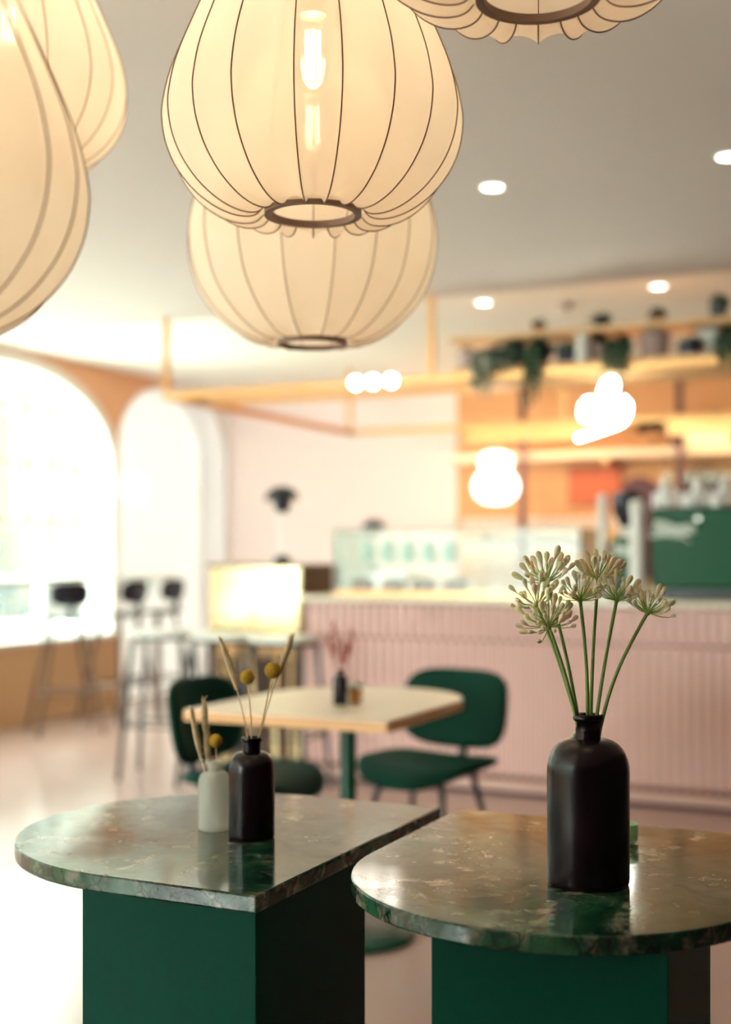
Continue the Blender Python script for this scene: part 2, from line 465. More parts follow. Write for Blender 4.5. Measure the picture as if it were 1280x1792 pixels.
# second arch: glazed with frosted white glass
bm = NB()
for ya, yb in ((8.15, 8.20), (9.785, 9.83)): box(bm, WALL_X - 0.27, WALL_X - 0.22, ya, yb, 0, 2.60)
nich = struct('window_9', bm, M['trim'], smooth=False)
obj('frosted_glass', box(NB(), WALL_X - 0.252, WALL_X - 0.246, 8.16, 9.82, 0.0, 2.60), M['frost'], nich, smooth=False)
bm = NB()
c, a, b, z0, _, n = ARCH2
K = 40; th = [PI * k / K for k in range(K + 1)]
ys = [c - a * math.cos(t) for t in th]
for p, q in zip(ys, ys[1:]):
    zp, zq = arch_z(p - c, a, b, z0, n), arch_z(q - c, a, b, z0, n)
    w = 0.012
    hexa(bm, [(WALL_X - 0.21, p, zp - w), (WALL_X + 0.012, p, zp - w), (WALL_X + 0.012, q, zq - w), (WALL_X - 0.21, q, zq - w),
              (WALL_X - 0.21, p, zp), (WALL_X + 0.012, p, zp), (WALL_X + 0.012, q, zq), (WALL_X - 0.21, q, zq)])
for s in (-1, 1):
    box(bm, WALL_X - 0.21, WALL_X + 0.012, c + s * a - 0.014, c + s * a + 0.014, 0, z0)
struct('trim_2', bm, M['palepink'], smooth=False)

struct('wall_back', box(NB(), WALL_X - 0.3, -3.80, Y1, Y1 + 0.2, 0, 2.8), M['backpink'], smooth=False)
struct('wall_bar', box(NB(), -3.80, X1 + 0.2, Y1, Y1 + 0.2, 0, 2.8), M['barwall'], smooth=False)
struct('wall_right', box(NB(), X1, X1 + 0.2, Y0 - 0.2, Y1, 0, 2.8), M['greywall'], smooth=False)
bm = NB(); xs_ = [WALL_X - 0.3] + [v for w in FRONT_FILL_OPENINGS for v in w] + [X1 + 0.2]
for k in range(0, len(xs_), 2): box(bm, xs_[k], xs_[k + 1], Y0 - 0.2, Y0, 0, 2.8)
for xa, xb in FRONT_FILL_OPENINGS:
    box(bm, xa, xb, Y0 - 0.2, Y0, 0, 0.55); box(bm, xa, xb, Y0 - 0.2, Y0, 2.45, 2.8)
struct('wall_front', bm, M['greywall'], smooth=False)
for k, (xa, xb) in enumerate(FRONT_FILL_OPENINGS):
    bm = NB()
    for x in (xa, (xa + xb) / 2 - 0.03, xb - 0.06): box(bm, x, x + 0.06, Y0 - 0.13, Y0 - 0.07, 0.55, 2.45)
    for z in (0.55, 1.9, 2.39): box(bm, xa, xb, Y0 - 0.13, Y0 - 0.07, z, z + 0.06)
    w_ = struct('window_%d' % (k + 5), bm, M['winframe'], smooth=False)  # frame of the added daylight opening, out of view
    bm = NB(); bm.faces.new([bm.verts.new(p) for p in ((xa, Y0 - 0.1, 0.55), (xb, Y0 - 0.1, 0.55), (xb, Y0 - 0.1, 2.45), (xa, Y0 - 0.1, 2.45))])
    obj('glass', bm, M['pane'], w_, smooth=False)
# what the arched windows look out on: pale street, plus an added near-black front dimming the view
struct('ground', box(NB(), -40, WALL_X - 0.3, -30, 40, -0.3, -0.1), M['street'], smooth=False)
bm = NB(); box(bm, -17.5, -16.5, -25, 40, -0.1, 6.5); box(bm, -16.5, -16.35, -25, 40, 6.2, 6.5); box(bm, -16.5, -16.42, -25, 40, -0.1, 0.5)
struct('wall_window_dimmer', bm, M['dimmer_front'], smooth=False)
# tan panelling under the windows
bm = NB()
box(bm, WALL_X, WALL_X + 0.05, Y0, 8.19, 0.0, 0.585)
struct('baseboard_left', bm, M['wainscot'], smooth=False, bevel=0.004)

def window(k, c):
    # moulded trim round the opening (arch ring + jambs)
    bm = NB(); t = 0.085
    K = 44
    for i in range(K):
        t0, t1 = PI * i / K, PI * (i + 1) / K
        pts = []
        for tt in (t0, t1):
            yo = c - A * math.cos(tt); zo = arch_z(yo - c, A, B, Z0, NN)
            yi = c - (A - t) * math.cos(tt); zi = arch_z(yi - c, A - t, B - t, Z0, NN)
            pts.append((yo, zo, yi, zi))
        (ya, za, yb, zb), (yc, zc, yd, zd) = pts
        x0, x1 = WALL_X - 0.16, WALL_X + 0.02
        hexa(bm, [(x0, yb, zb), (x1, yb, zb), (x1, yd, zd), (x0, yd, zd), (x0, ya, za), (x1, ya, za), (x1, yc, zc), (x0, yc, zc)])
    for s in (-1, 1):
        ys = sorted((c + s * A, c + s * (A - t)))
        box(bm, WALL_X - 0.16, WALL_X + 0.02, ys[0], ys[1], SILL, Z0)
    root = struct('window_%d' % k, bm, M['trim'], smooth=False)
    ai, bi = A - t, B - t
    fx0, fx1 = WALL_X - 0.15, WALL_X - 0.10
    bm = NB()
    def vbar(y, z0_, w=0.036):
        zt = arch_z(y - c, ai, bi, Z0, NN)
        box(bm, fx0, fx1, y - w / 2, y + w / 2, z0_, zt)
    for dy in (-0.84, -0.56, -0.28, 0, 0.28, 0.56, 0.84):
        vbar(c + dy, 1.44)
    for z in (1.83, 2.215):
        t_ = 0.0 if z <= Z0 else (z - Z0) / bi
        half = ai * (1 - t_ ** NN) ** (1 / NN)
        box(bm, fx0 + 0.005, fx1 - 0.005, c - half, c + half, z - 0.018, z + 0.018)
    obj('glazing_bars', bm, M['winframe'], root, smooth=False)
    bm = NB()
    box(bm, fx0 - 0.01, fx1 + 0.02, c - ai, c + ai, 1.405, 1.445)
    for dy in (-1.17, -0.56, 0.0, 0.53, 1.17):
        box(bm, fx0 - 0.01, fx1 + 0.015, c + dy - 0.022, c + dy + 0.022, SILL, 1.405)
    box(bm, fx0 - 0.01, fx1 + 0.015, c - ai, c + ai, SILL, SILL + 0.05)
    obj('casement_frame', bm, M['winframe'], root, smooth=False)
    bm = NB()
    K = 24
    outl = [(c - ai, SILL)] + [(c - ai * math.cos(PI * i / K), arch_z(-ai * math.cos(PI * i / K), ai, bi, Z0, NN)) for i in range(K + 1)] + [(c + ai, SILL)]
    bm.faces.new([bm.verts.new((WALL_X - 0.125, y, z)) for y, z in outl])
    obj('glass', bm, M['pane'], root, smooth=False)
    bm = NB(); box(bm, WALL_X - 0.28, WALL_X + 0.07, c - A, c + A, SILL - 0.005, SILL + 0.028)
    obj('window_sill', bm, M['trim'], root, smooth=False)
for k, c in enumerate(WINDOWS): window(k + 1, c)

# ------------------------------------------------------------------ ledge along the window
t = thing('window_ledge', 'long pale narrow bar ledge running along under the arched window', 'ledge', (0, 0, 0))
obj('ledge_top', box(NB(), -5.95, -5.60, 2.0, 8.42, 0.990, 1.026), M['ledge'], t, smooth=False, bevel=0.004)
for y in (2.2, 4.2, 6.2, 8.25):
    obj('bracket', box(NB(), -5.95, -5.70, y - 0.015, y + 0.015, 0.90, 0.990), M['winframe'], t, smooth=False)

# ------------------------------------------------------------------ marble tables
def d_outline(x0, x1, y0, y1, end, n=40):
    """D shape: rectangle with one half round end ('-x', '-y' or '+y')"""
    P = []
    if end == '-x':
        r = (y1 - y0) / 2; cx, cy = x0 + r, (y0 + y1) / 2
        P = [(x1, y0), (x1, y1)] + [(cx + r * math.cos(PI / 2 + PI * k / n), cy + r * math.sin(PI / 2 + PI * k / n)) for k in range(n + 1)]
    elif end == '-y':
        r = (x1 - x0) / 2; cx, cy = (x0 + x1) / 2, y0 + r
        P = [(x1, y1), (x0, y1)] + [(cx + r * math.cos(PI + PI * k / n), cy + r * math.sin(PI + PI * k / n)) for k in range(n + 1)]
    else:
        r = (x1 - x0) / 2; cx, cy = (x0 + x1) / 2, y1 - r
        P = [(x0, y0), (x1, y0)] + [(cx + r * math.cos(PI * k / n), cy + r * math.sin(PI * k / n)) for k in range(n + 1)]
    return P

def marble_table(label, top, ped, end):
    cx, cy = (top[0] + top[1]) / 2, (top[2] + top[3]) / 2
    t = thing('marble_table', label, 'table', (cx, cy, 0), 0)
    P = [(x - cx, y - cy) for x, y in d_outline(*top, end)]
    obj('tabletop', prism(NB(), P, 0.716, 0.74), M['marble'], t, bevel=0.0025, ang=30)
    obj('pedestal', box(NB(), ped[0] - cx, ped[1] - cx, ped[2] - cy, ped[3] - cy, 0, 0.716), M['green'], t, smooth=False, bevel=0.002)
    return t
marble_table('dark green marble table with two bottles on it, square corner beside the other marble table', (-1.425, -0.845, 1.457, 2.107), (-1.135, -0.850, 1.466, 1.806), '-x')
marble_table('dark green marble table carrying the big bottle of fresh green-stemmed flowers', (-0.812, -0.222, 1.447, 2.112), (-0.622, -0.3186, 1.52, 1.80), '-y')

# ------------------------------------------------------------------ bottles and flowers
def bottle(name, label, loc, R, H, rn, m, cat='bottle'):
    t = thing(name, label, cat, loc)
    sh = H * 0.72   # shoulder start
    prof = [(0, 0.004), (R * 0.7, 0.003), (R * 0.93, 0.0), (R * 0.985, R * 0.04), (R, R * 0.12)]
    zs = H * 0.66
    zn = H * 0.855
    for k in range(0, 9):
        a = k / 8 * PI / 2
        prof.append((rn + (R - rn) * math.cos(a) ** 0.85, zs + (zn - zs) * math.sin(a)))
    prof += [(rn, H * 0.90), (rn, H * 0.955), (rn * 1.16, H * 0.962), (rn * 1.20, H * 0.975), (rn * 1.16, H * 0.995), (rn * 1.0, H), (rn * 0.8, H * 0.995), (rn * 0.78, H * 0.93)]
    prof += [(rn * 0.78, zn), (R * 0.9, zs), (R * 0.9, 0.01), (0, 0.01)]
    obj('glass_body', lathe(NB(), prof, 56), m, t, ang=60)
    return t

TT = 0.7405
cup_b = bottle('flower_bottle', 'large dark burgundy bottle holding fresh cream-budded flowers', (-0.467, 1.709, TT), 0.0560, 0.2310, 0.0172, M['bottle_dark'])
bottle('dried_flower_bottle', 'medium dark bottle with yellow ball flowers beside a small pale bottle', (-1.027, 1.757, TT), 0.0368, 0.1590, 0.0145, M['bottle_dark'])
bottle('pale_bottle', 'small pale frosted bottle beside the dark bottle on the marble table', (-1.112, 1.782, TT), 0.0270, 0.1120, 0.0100, M['bottle_clear'])

CY, SY = math.cos(YAW), math.sin(YAW)
RIGHT = Vector((CY, SY, 0)); FWD = Vector((-SY, CY, 0)); UP = Vector((0, 0, 1))

def rot_to(d):
    return Vector((0, 0, 1)).rotation_difference(Vector(d).normalized()).to_matrix()

def bud_shape(bm, p, d, ln, r, seg=7):
    d = Vector(d).normalized(); p = Vector(p)
    prof = [(0.0, 0.22), (0.2, 0.42), (0.45, 0.80), (0.68, 1.05), (0.88, 0.88), (1.0, 0.25)]
    tube(bm, [p + d * ln * q for q, _ in prof], [r * w for _, w in prof], seg)

def arc_pts(p0, p1, bow, n=10):
    p0, p1 = Vector(p0), Vector(p1)
    return [p0.lerp(p1, k / n) + Vector(bow) * math.sin(PI * k / n) for k in range(n + 1)]

# agapanthus stems: offsets in metres from the bottle mouth (right, away, up) for the umbel base
mouth = Vector((-0.467, 1.709, TT + 0.2305))
AG = [  # (right, away, up, tilt-right, n, bud length, spread, label)
    (-0.0435, -0.012, 0.1150, -0.25, 46, 0.0150, 1.35, 'cream-budded flower, lowest and widest head facing the camera, above the bottle rim'),
    (-0.0400, 0.030, 0.1750, -0.20, 34, 0.0165, 1.0, 'cream-budded flower with tallest head of those bunched away from the green machine'),
    (-0.0560, 0.010, 0.1420, -0.45, 30, 0.0150, 1.05, 'cream-budded flower leaning furthest towards the glass cake case, behind the wide head'),
    (-0.0070, 0.000, 0.1500, -0.02, 34, 0.0125, 1.1, 'cream-budded flower on the straight upright stem in the middle of the bunch'),
    (0.0230, 0.030, 0.1790, 0.10, 30, 0.0180, 1.0, 'cream-budded flower with the topmost head of the bunch, in front of the coffee grinder'),
    (0.0440, 0.005, 0.1500, 0.12, 28, 0.0135, 1.0, 'cream-budded flower with compact head between the topmost and the outermost head'),
    (0.0840, -0.006, 0.1330, 0.28, 36, 0.0140, 1.05, 'cream-budded flower leaning out furthest towards the green espresso machine'),
]
for i, (rx, aw, up, tl, n, bl, spread, lab) in enumerate(AG):
    rnd = random.Random(40 + i)
    rx -= 0.012 if i < 3 else 0.004; up += 0.006
    base = mouth + RIGHT * rx + FWD * aw + UP * up
    foot = mouth + RIGHT * (rx * 0.10 + (i - 3) * 0.0018) + FWD * (aw * 0.1) - UP * 0.035
    t = thing('agapanthus_flower', lab, 'flower', foot, group='agapanthus flowers in the large bottle')
    st = arc_pts(foot, base, RIGHT * (-0.010 if rx > 0.06 else (0.004 if rx < 0 else -0.002)), 12)
    obj('stem', tube(NB(), [p - foot for p in st], [0.0026] * 6 + [0.0024] * 7, 10), M['stem'], t)
    axis = (UP + RIGHT * tl + FWD * (-0.35 if i == 0 else 0.0)).normalized()
    R_ = rot_to(axis)
    pb, bb = NB(), NB()
    ball(pb, base - foot, 0.0040, 8)
    n = int(n * 0.85)
    for k in range(n):
        u = (k + 0.5) / n
        ph = k * 2.39996 + rnd.uniform(-.2, .2)
        el = math.acos(max(-1, 1 - spread * u))
        d = R_ @ Vector((math.sin(el) * math.cos(ph), math.sin(el) * math.sin(ph), math.cos(el)))
        L_ = rnd.uniform(0.018, 0.034) * (1.15 if i < 3 else 1.0)
        p0 = base - foot
        p1 = p0 + d * L_ * 0.6 + UP * 0.0
        p2 = p0 + d * L_ + UP * 0.003 * u
        tube(pb, [p0, p1, p2], [0.0008, 0.0007, 0.0007], 5)
        d2 = (d + UP * (0.35 + 0.3 * u) + Vector((rnd.uniform(-.15, .15), rnd.uniform(-.15, .15), rnd.uniform(-.1, .15)))).normalized()
        ln = 1.1 * bl * rnd.choice((0.6, 0.75, 0.9, 1.1, 1.35))
        bud_shape(bb, p2 - d * 0.001, d2, ln, 0.0014 + ln * 0.125, 8)
    obj('flower_stalks', pb, M['pedicel'], t)
    obj('buds', bb, M['bud'], t)
# a spent bud caught behind the neck and two hanging from the wide head
bm = NB(); bud_shape(bm, (0, 0, 0), (0.2, 0, 1), 0.020, 0.0034, 8)
p = mouth - RIGHT * 0.021 + FWD * 0.012 - UP * 0.047
tag(obj('fallen_bud', bm, M['bud'], loc=p), 'single fallen cream bud resting on the shoulder of the large bottle', 'flower bud')

def craspedia(label, foot, top, r):
    foot, top = Vector(foot), Vector(top)
    t = thing('craspedia_flower', label, 'flower', foot, group='yellow ball flowers')
    obj('stem', tube(NB(), [p - foot for p in arc_pts(foot, top, RIGHT * 0.002)], 0.0011, 8), M['straw'], t)
    bm = NB(); ball(bm, top - foot, r, 28)
    obj('flower_head', bm, M['craspedia'], t)

def grass(label, foot, top, head_frac, r, bow, m='husk', name='dried_grass', grp='dried grasses'):
    foot, top = Vector(foot), Vector(top)
    t = thing(name, label, 'dried grass', foot, group=grp)
    P = arc_pts(foot, top, bow, 16)
    k0 = int(16 * (1 - head_frac))
    obj('stem', tube(NB(), [p - foot for p in P[:k0 + 1]], 0.0010, 7), M['straw'], t)
    bm = NB(); hp = [p - foot for p in P[k0:]]; n = len(hp)
    tube(bm, hp, [r * (0.35 + 0.65 * math.sin(PI * min(1, (k + 0.6) / n))) for k in range(n)], 9)
    rnd = random.Random(int(r * 1e5) + n)
    for k in range(110):
        q = rnd.random() * (n - 1); a = hp[int(q)].lerp(hp[min(n - 1, int(q) + 1)], q % 1)
        d = (Vector((rnd.uniform(-1, 1), rnd.uniform(-1, 1), 1.4))).normalized()
        tube(bm, [a, a + d * r * 1.7], [0.0009, 0.0002], 4)
    obj('seed_head', bm, M[m], t)

m2 = Vector((-1.027, 1.757, TT + 0.1585)); px2 = 2.027 / 2230
def off(m_, dx, dy, fw=0.0, s=px2): return m_ + RIGHT * dx * s + UP * dy * s + FWD * fw
craspedia('yellow ball flower in the dark bottle, lower of its two', off(m2, 0, -30), off(m2, -8, 105), 0.0118)
craspedia('yellow ball flower in the dark bottle, higher one leaning towards the wooden table', off(m2, 3, -30, 0.003), off(m2, 37, 117), 0.0132)
grass('long dried grass plume in the dark bottle leaning towards the window wall', off(m2, -3, -30), off(m2, -56, 170, 0.01), 0.42, 0.0056, RIGHT * 0.006)
grass('dried grass plume in the dark bottle leaning towards the red dried flowers', off(m2, 6, -30, 0.006), off(m2, 70, 174, 0.02), 0.30, 0.0056, RIGHT * -0.004)
m3 = Vector((-1.112, 1.782, TT + 0.1115))
craspedia('yellow ball flower standing in the small pale bottle', off(m3, 2, -90), off(m3, 2, 36), 0.0112)
grass('bunny tail grass in the pale bottle, tilted out furthest from the yellow ball', off(m3, 2, -90, 0.003), off(m3, -42, 92), 0.50, 0.0052, RIGHT * -0.003)
grass('bunny tail grass in the pale bottle with the tallest tip', off(m3, 0, -90, 0.006), off(m3, -20, 108, 0.01), 0.26, 0.0056, RIGHT * -0.004)
grass('short bunny tail grass in the pale bottle just behind the yellow ball', off(m3, 0, -90, 0.002), off(m3, -16, 60, 0.01), 0.40, 0.0060, RIGHT * -0.003)

t = thing('votive_holder', 'small pale green glass tealight holder behind the large bottle', 'candle holder', (0, 0, 0))
t.location = Vector((0, 0, 0.7405)) + RIGHT * (453 / 2230 * 1.99) + FWD * 1.99
obj('glass_cup', lathe(NB(), [(0, 0), (0.017, 0), (0.021, 0.004), (0.022, 0.030), (0.020, 0.030), (0.019, 0.006), (0, 0.005)], 32), M['votive'], t)
obj('candle', lathe(NB(), [(0, 0.005), (0.018, 0.005), (0.018, 0.016), (0, 0.016)], 24), M['wax'], t)

# ------------------------------------------------------------------ pendant lamps
PROF1 = [(0.10, 2.34), (0.17, 2.31), (0.30, 2.18), (0.44, 1.95), (0.58, 1.70), (0.73, 1.42), (0.86, 1.13), (0.95, 0.90), (0.995, 0.70), (1.0, 0.58), (0.975, 0.43),
         (0.91, 0.28), (0.80, 0.14), (0.67, 0.04), (0.55, -0.012), (0.45, -0.025), (0.385, -0.01), (0.345, 0.03)]
PROF2 = [(0.10, 2.62), (0.20, 2.56), (0.38, 2.34), (0.58, 2.00), (0.78, 1.60), (0.92, 1.25), (0.985, 1.0), (1.0, 0.82), (0.975, 0.62),
         (0.91, 0.43), (0.80, 0.27), (0.66, 0.14), (0.52, 0.055), (0.40, 0.02), (0.31, 0.035)]
def resample(prof, n):
    # Catmull-Rom resample
    P = [Vector((a, b)) for a, b in prof]; out = []
    m = len(P) - 1
    for i in range(n + 1):
        f = i / n * m; k = min(int(f), m - 1); u = f - k
        p0, p1, p2, p3 = P[max(k - 1, 0)], P[k], P[k + 1], P[min(k + 2, m)]
        q = 0.5 * ((2 * p1) + (p2 - p0) * u + (2 * p0 - 5 * p1 + 4 * p2 - p3) * u * u + (3 * p1 - p0 - 3 * p2 + p3) * u ** 3)
        out.append((q.x, q.y))
    return out

def pendant(label, x, D, zring, R, prof, N, phase, bulb_z, watts, ring_r):
    pos = RIGHT * x + FWD * D
    t = thing('pendant_lamp', label, 'lamp', (pos.x, pos.y, zring), 0, 'silk cocoon pendant lamps')
    P = resample(prof, 64)
    rnd = random.Random(int(abs(x) * 1000) + N)
    angs = [2 * PI * (k + phase) / N + rnd.uniform(-.05, .05) for k in range(N)]
    K = 8
    bm = NB()
    rings = []
    for (r, z) in P:
        row = []
        for i in range(N):
            a0 = angs[i]; a1 = angs[(i + 1) % N] + (2 * PI if i == N - 1 else 0)
            half = (a1 - a0) / 2
            for k in range(K):
                u = k / K; a = a0 + (a1 - a0) * u
                chord = math.cos(half) / math.cos((u - 0.5) * 2 * half)   # straight span between two wires
                w = 4 * u * (1 - u)
                rr = r * (1 - (1 - chord) * 0.9 - 0.012 * w * r)
                low = max(0, 1 - abs(z + 0.02) / 0.16) if r > 0.36 else 0
                zz = z + 0.055 * w * low
                row.append(bm.verts.new((R * rr * math.cos(a), R * rr * math.sin(a), R * zz)))
        rings.append(row)
    for ra, rb in zip(rings, rings[1:]):
        n = len(ra)
        for k in range(n):
            bm.faces.new((ra[k], ra[(k + 1) % n], rb[(k + 1) % n], rb[k]))
    sh = obj('lamp_shade', bm, M['silk'], t, ang=180)
    for i in range(N):
        bm = NB()
        tube(bm, [(R * r * 1.002 * math.cos(angs[i]), R * r * 1.002 * math.sin(angs[i]), R * z) for r, z in P], 0.0011, 6)
        obj('wire_rib', bm, M['wire'], t)
    ro, ri = ring_r, ring_r * 0.86
    obj('bottom_ring', lathe(NB(), [(ro, 0), (ro, 0.010), (ri, 0.010), (ri, 0)], 72, closed=True), M['ring'], t, smooth=True, ang=30)
    top = P[0]
    obj('cap', lathe(NB(), [(0, R * top[1] + 0.012), (R * top[0] * 1.05, R * top[1] + 0.008), (R * top[0] * 1.05, R * top[1] - 0.006), (0, R * top[1] - 0.006)], 32), M['ring'], t)
    ctop = CEIL - zring
    obj('cord', tube(NB(), [(0, 0, bulb_z - zring + 0.085), (0, 0, ctop - 0.02)], 0.003, 8), M['wire'], t)
    obj('ceiling_cup', lathe(NB(), [(0, ctop - 0.03), (0.045, ctop - 0.026), (0.05, ctop), (0, ctop)], 32), M['ring'], t)
    bz = bulb_z - zring   # filament centre
    obj('socket', lathe(NB(), [(0.0, bz + 0.098), (0.016, bz + 0.098), (0.020, bz + 0.068), (0.020, bz + 0.060), (0.013, bz + 0.060), (0, bz + 0.062)], 28), M['socket'], t)
    b = obj('bulb', lathe(NB(), [(0.011, bz + 0.060), (0.013, bz + 0.050), (0.024, bz + 0.036), (0.026, bz + 0.010), (0.0255, bz - 0.030), (0.020, bz - 0.047), (0.008, bz - 0.055), (0, bz - 0.056)], 32), M['bulbglass'], t)
    bm = NB()
    for k in range(6):
        a = 2 * PI * k / 6
        tube(bm, [(0.011 * math.cos(a), 0.011 * math.sin(a), bz + 0.034), (0.011 * math.cos(a), 0.011 * math.sin(a), bz - 0.036)], 0.0022, 6)
    obj('filament', bm, M['filament'], b)
    ld = bpy.data.lights.new('bulb_light', 'POINT'); ld.energy = watts; ld.color = (1.0, 0.80, 0.56); ld.shadow_soft_size = 0.03
    lo = bpy.data.objects.new('bulb_light', ld); C.objects.link(lo); lo.parent = t; lo.location = (0, 0, bz)
    return t

pendant('large cream silk pendant lamp showing its whole bottom ring, overlapping the round lamp', -0.0825, 2.0, 1.721, 0.234, PROF1, 19, 0.28, 1.975, 0.42, 0.0765)
pendant('round pale cream pendant lamp hanging lowest over the bar, behind the large silk lamp', -0.1105, 2.65, 1.624, 0.258, PROF2, 18, 0.25, 2.085, 1.1, 0.073)
pendant('big cream silk pendant lamp cut by the picture edge, its bulging side above the window', -0.530, 1.335, 1.430, 0.234, PROF1, 19, 0.1, 1.72, 0.5, 0.0765)
pendant('amber-toned pendant lamp seen from beneath with open ring, under the bare ceiling', 0.211, 1.556, 1.868, 0.234, PROF1, 19, 0.62, 2.14, 0.4, 0.0765)
pendant('cream pendant lamp hanging highest behind the tall lamp near the window side', -0.714, 2.545, 1.969, 0.234, PROF1, 19, 0.4, 2.25, 0.5, 0.0765)

# ------------------------------------------------------------------ wooden table with its things
t = thing('wooden_table', 'pale wooden table with one rounded end on a green pole base', 'table', (-1.745, 3.58, 0))
P = [(x + 1.745, y - 3.58) for x, y in d_outline(-2.045, -1.400, 3.11, 3.94, '+y')]
obj('tabletop', prism(NB(), P, 0.712, 0.742), M['birch'], t, bevel=0.003, ang=30)
Pe = [(x * 1.002, y * 1.002) for x, y in P]
obj('table_edge', prism(NB(), Pe, 0.710, 0.738), M['birch_edge'], t, ang=30)
obj('pole', tube(NB(), [(0, 0, 0.02), (0, 0, 0.71)], 0.026, 28), M['green_metal'], t)
obj('base', lathe(NB(), [(0, 0.026), (0.19, 0.024), (0.205, 0.018), (0.21, 0.0), (0, 0)], 56), M['green_metal'], t)
# red dried flowers bottle and tealight
D_ = 3.79
b0 = RIGHT * ((596 - 640) / 2230 * D_) + FWD * D_
bottle('burgundy_bottle', 'small burgundy bottle standing on the pale wooden table', (b0.x, b0.y, 0.7425), 0.0225, 0.105, 0.0075, M['bottle_dark'])
for i, (dx, dy) in enumerate(((-20, 55), (-12, 78), (4, 40), (22, 62), (14, 34))):
    f = Vector((b0.x, b0.y, 0.7425 + 0.06)); s = D_ / 2230
    tp = f + RIGHT * dx * s + UP * (dy * s + 0.05) + FWD * (0.01 * (i - 2))
    th_ = thing('dried_red_sprig', ['dried red sprig leaning furthest out over the wooden table', 'tallest dried red sprig in the small burgundy bottle', 'short upright dried red sprig in the middle of the small bottle',
                'long dried red sprig leaning towards the round chair back', 'shortest side dried red sprig by the amber jar'][i], 'dried flower', f, group='red sprigs in the small bottle')
    obj('stem', tube(NB(), [(0, 0, 0), (tp - f) * 0.6, tp - f], 0.0012, 6), M['redleaf'], th_)
    bm = NB()
    for k in range(7):
        q = (tp - f) * (0.55 + 0.07 * k)
        d = Vector((random.uniform(-1, 1), random.uniform(-1, 1), 1.5)).normalized()
        ball(bm, q + d * 0.006, 0.009, 8, 0.45, 0.45, 1.2, rot_to(d))
    obj('leaves', bm, M['redleaf'], th_)
j = b0 + RIGHT * 0.044 + FWD * 0.045
t = thing('amber_jar', 'small amber glass jar with white rim behind the burgundy bottle on wooden table', 'jar', (j.x, j.y, 0.7425))
obj('jar_body', lathe(NB(), [(0, 0), (0.015, 0), (0.019, 0.006), (0.023, 0.045), (0.021, 0.045), (0.017, 0.008), (0, 0.006)], 28), M['amber'], t)
obj('rim', lathe(NB(), [(0.0235, 0.045), (0.0245, 0.062), (0.021, 0.062), (0.0205, 0.045)], 28, closed=True), M['wax'], t)

# ------------------------------------------------------------------ chairs
def shell(w, h, n_u=20, n_v=16, pw=3.4, curve=0.05, thick=0.035, f=None):
    """rounded rectangular pad in the local xz plane, centre at origin; f(x,z)->y"""
    bm = NB()
    def pt(u, v, side, inset):
        # superellipse mapping of the square
        x, z = u, v
        m_ = max(abs(x), abs(z))
        if m_ > 1e-6:
            l = (abs(x) ** pw + abs(z) ** pw) ** (1 / pw)
            x, z = x * m_ / l, z * m_ / l
        x *= (w / 2 - inset); z *= (h / 2 - inset)
        y = f(x, z) + side * thick / 2
        return (x, y, z)
    grids = []
    for side in (-1, 1):
        g = [[None] * (n_v + 1) for _ in range(n_u + 1)]
        for i in range(n_u + 1):
            for j in range(n_v + 1):
                u, v = -1 + 2 * i / n_u, -1 + 2 * j / n_v
                edge = max(abs(u), abs(v)) > 0.999
                g[i][j] = bm.verts.new(pt(u, v, side * (0.45 if edge else 1), 0.0))
        for i in range(n_u):
            for j in range(n_v):
                bm.faces.new((g[i][j], g[i + 1][j], g[i + 1][j + 1], g[i][j + 1]))
        grids.append(g)
    g0, g1 = grids
    rim = [(i, 0) for i in range(n_u)] + [(n_u, j) for j in range(n_v)] + [(i, n_v) for i in range(n_u, 0, -1)] + [(0, j) for j in range(n_v, 0, -1)]
    for k in range(len(rim)):
        a, b = rim[k], rim[(k + 1) % len(rim)]
        bm.faces.new((g0[a[0]][a[1]], g0[b[0]][b[1]], g1[b[0]][b[1]], g1[a[0]][a[1]]))
    return bm

def make_chair(label):
    t = thing('dining_chair', label, 'chair', (0, 0, 0))
    bm = shell(0.43, 0.285, f=lambda x, z: -0.02 + 1.0 * x * x + 0.10 * z * z, pw=3.6, thick=0.034)
    bmesh.ops.rotate(bm, verts=bm.verts, cent=(0, 0, 0), matrix=Matrix.Rotation(math.radians(10), 3, 'X'))
    bmesh.ops.translate(bm, verts=bm.verts, vec=(0, -0.205, 0.635))
    obj('backrest', bm, M['green_chair'], t, ang=180)
    bm = shell(0.455, 0.42, f=lambda x, z: 0.0, pw=3.0, thick=0.036)
    for v in bm.verts:
        x, y, z = v.co
        v.co = (x, z, y + 0.45 + 0.45 * x * x - 0.9 * max(0, z - 0.08) ** 2 * 3 + 0.25 * max(0, -z - 0.08) ** 2)
    obj('seat', bm, M['green_chair'], t, ang=180)
    obj('seat_shell', prism(NB(), [(-.13, -.15), (.13, -.15), (.15, .10), (-.15, .10)], 0.420, 0.434), M['black'], t, bevel=0.004)
    bm = NB(); tube(bm, arc_pts((0, -0.05, 0.420), (0, -0.235, 0.455), (0, -0.03, -0.01), 6) + [(0, -0.245, 0.50), (0, -0.235, 0.60)], [0.016] * 7 + [0.015, 0.013], 10)
    obj('back_bracket', bm, M['black'], t)
    for sx in (-1, 1):
        for sy in (-1, 1):
            obj('leg', tube(NB(), [(0.12 * sx, 0.10 * sy, 0.425), (0.205 * sx, 0.195 * sy, 0.0)], [0.012, 0.009], 10), M['black'], t)
    return t
ch = make_chair('dark green chair at the window side of the wooden table, back beside the bottles')
ch.location = (-2.13, 3.66, 0); ch.rotation_euler = (0, 0, math.radians(-90))
dup(ch, (-1.70, 4.12, 0), math.radians(170), 'dark green chair behind the rounded end of the wooden table, facing the camera')

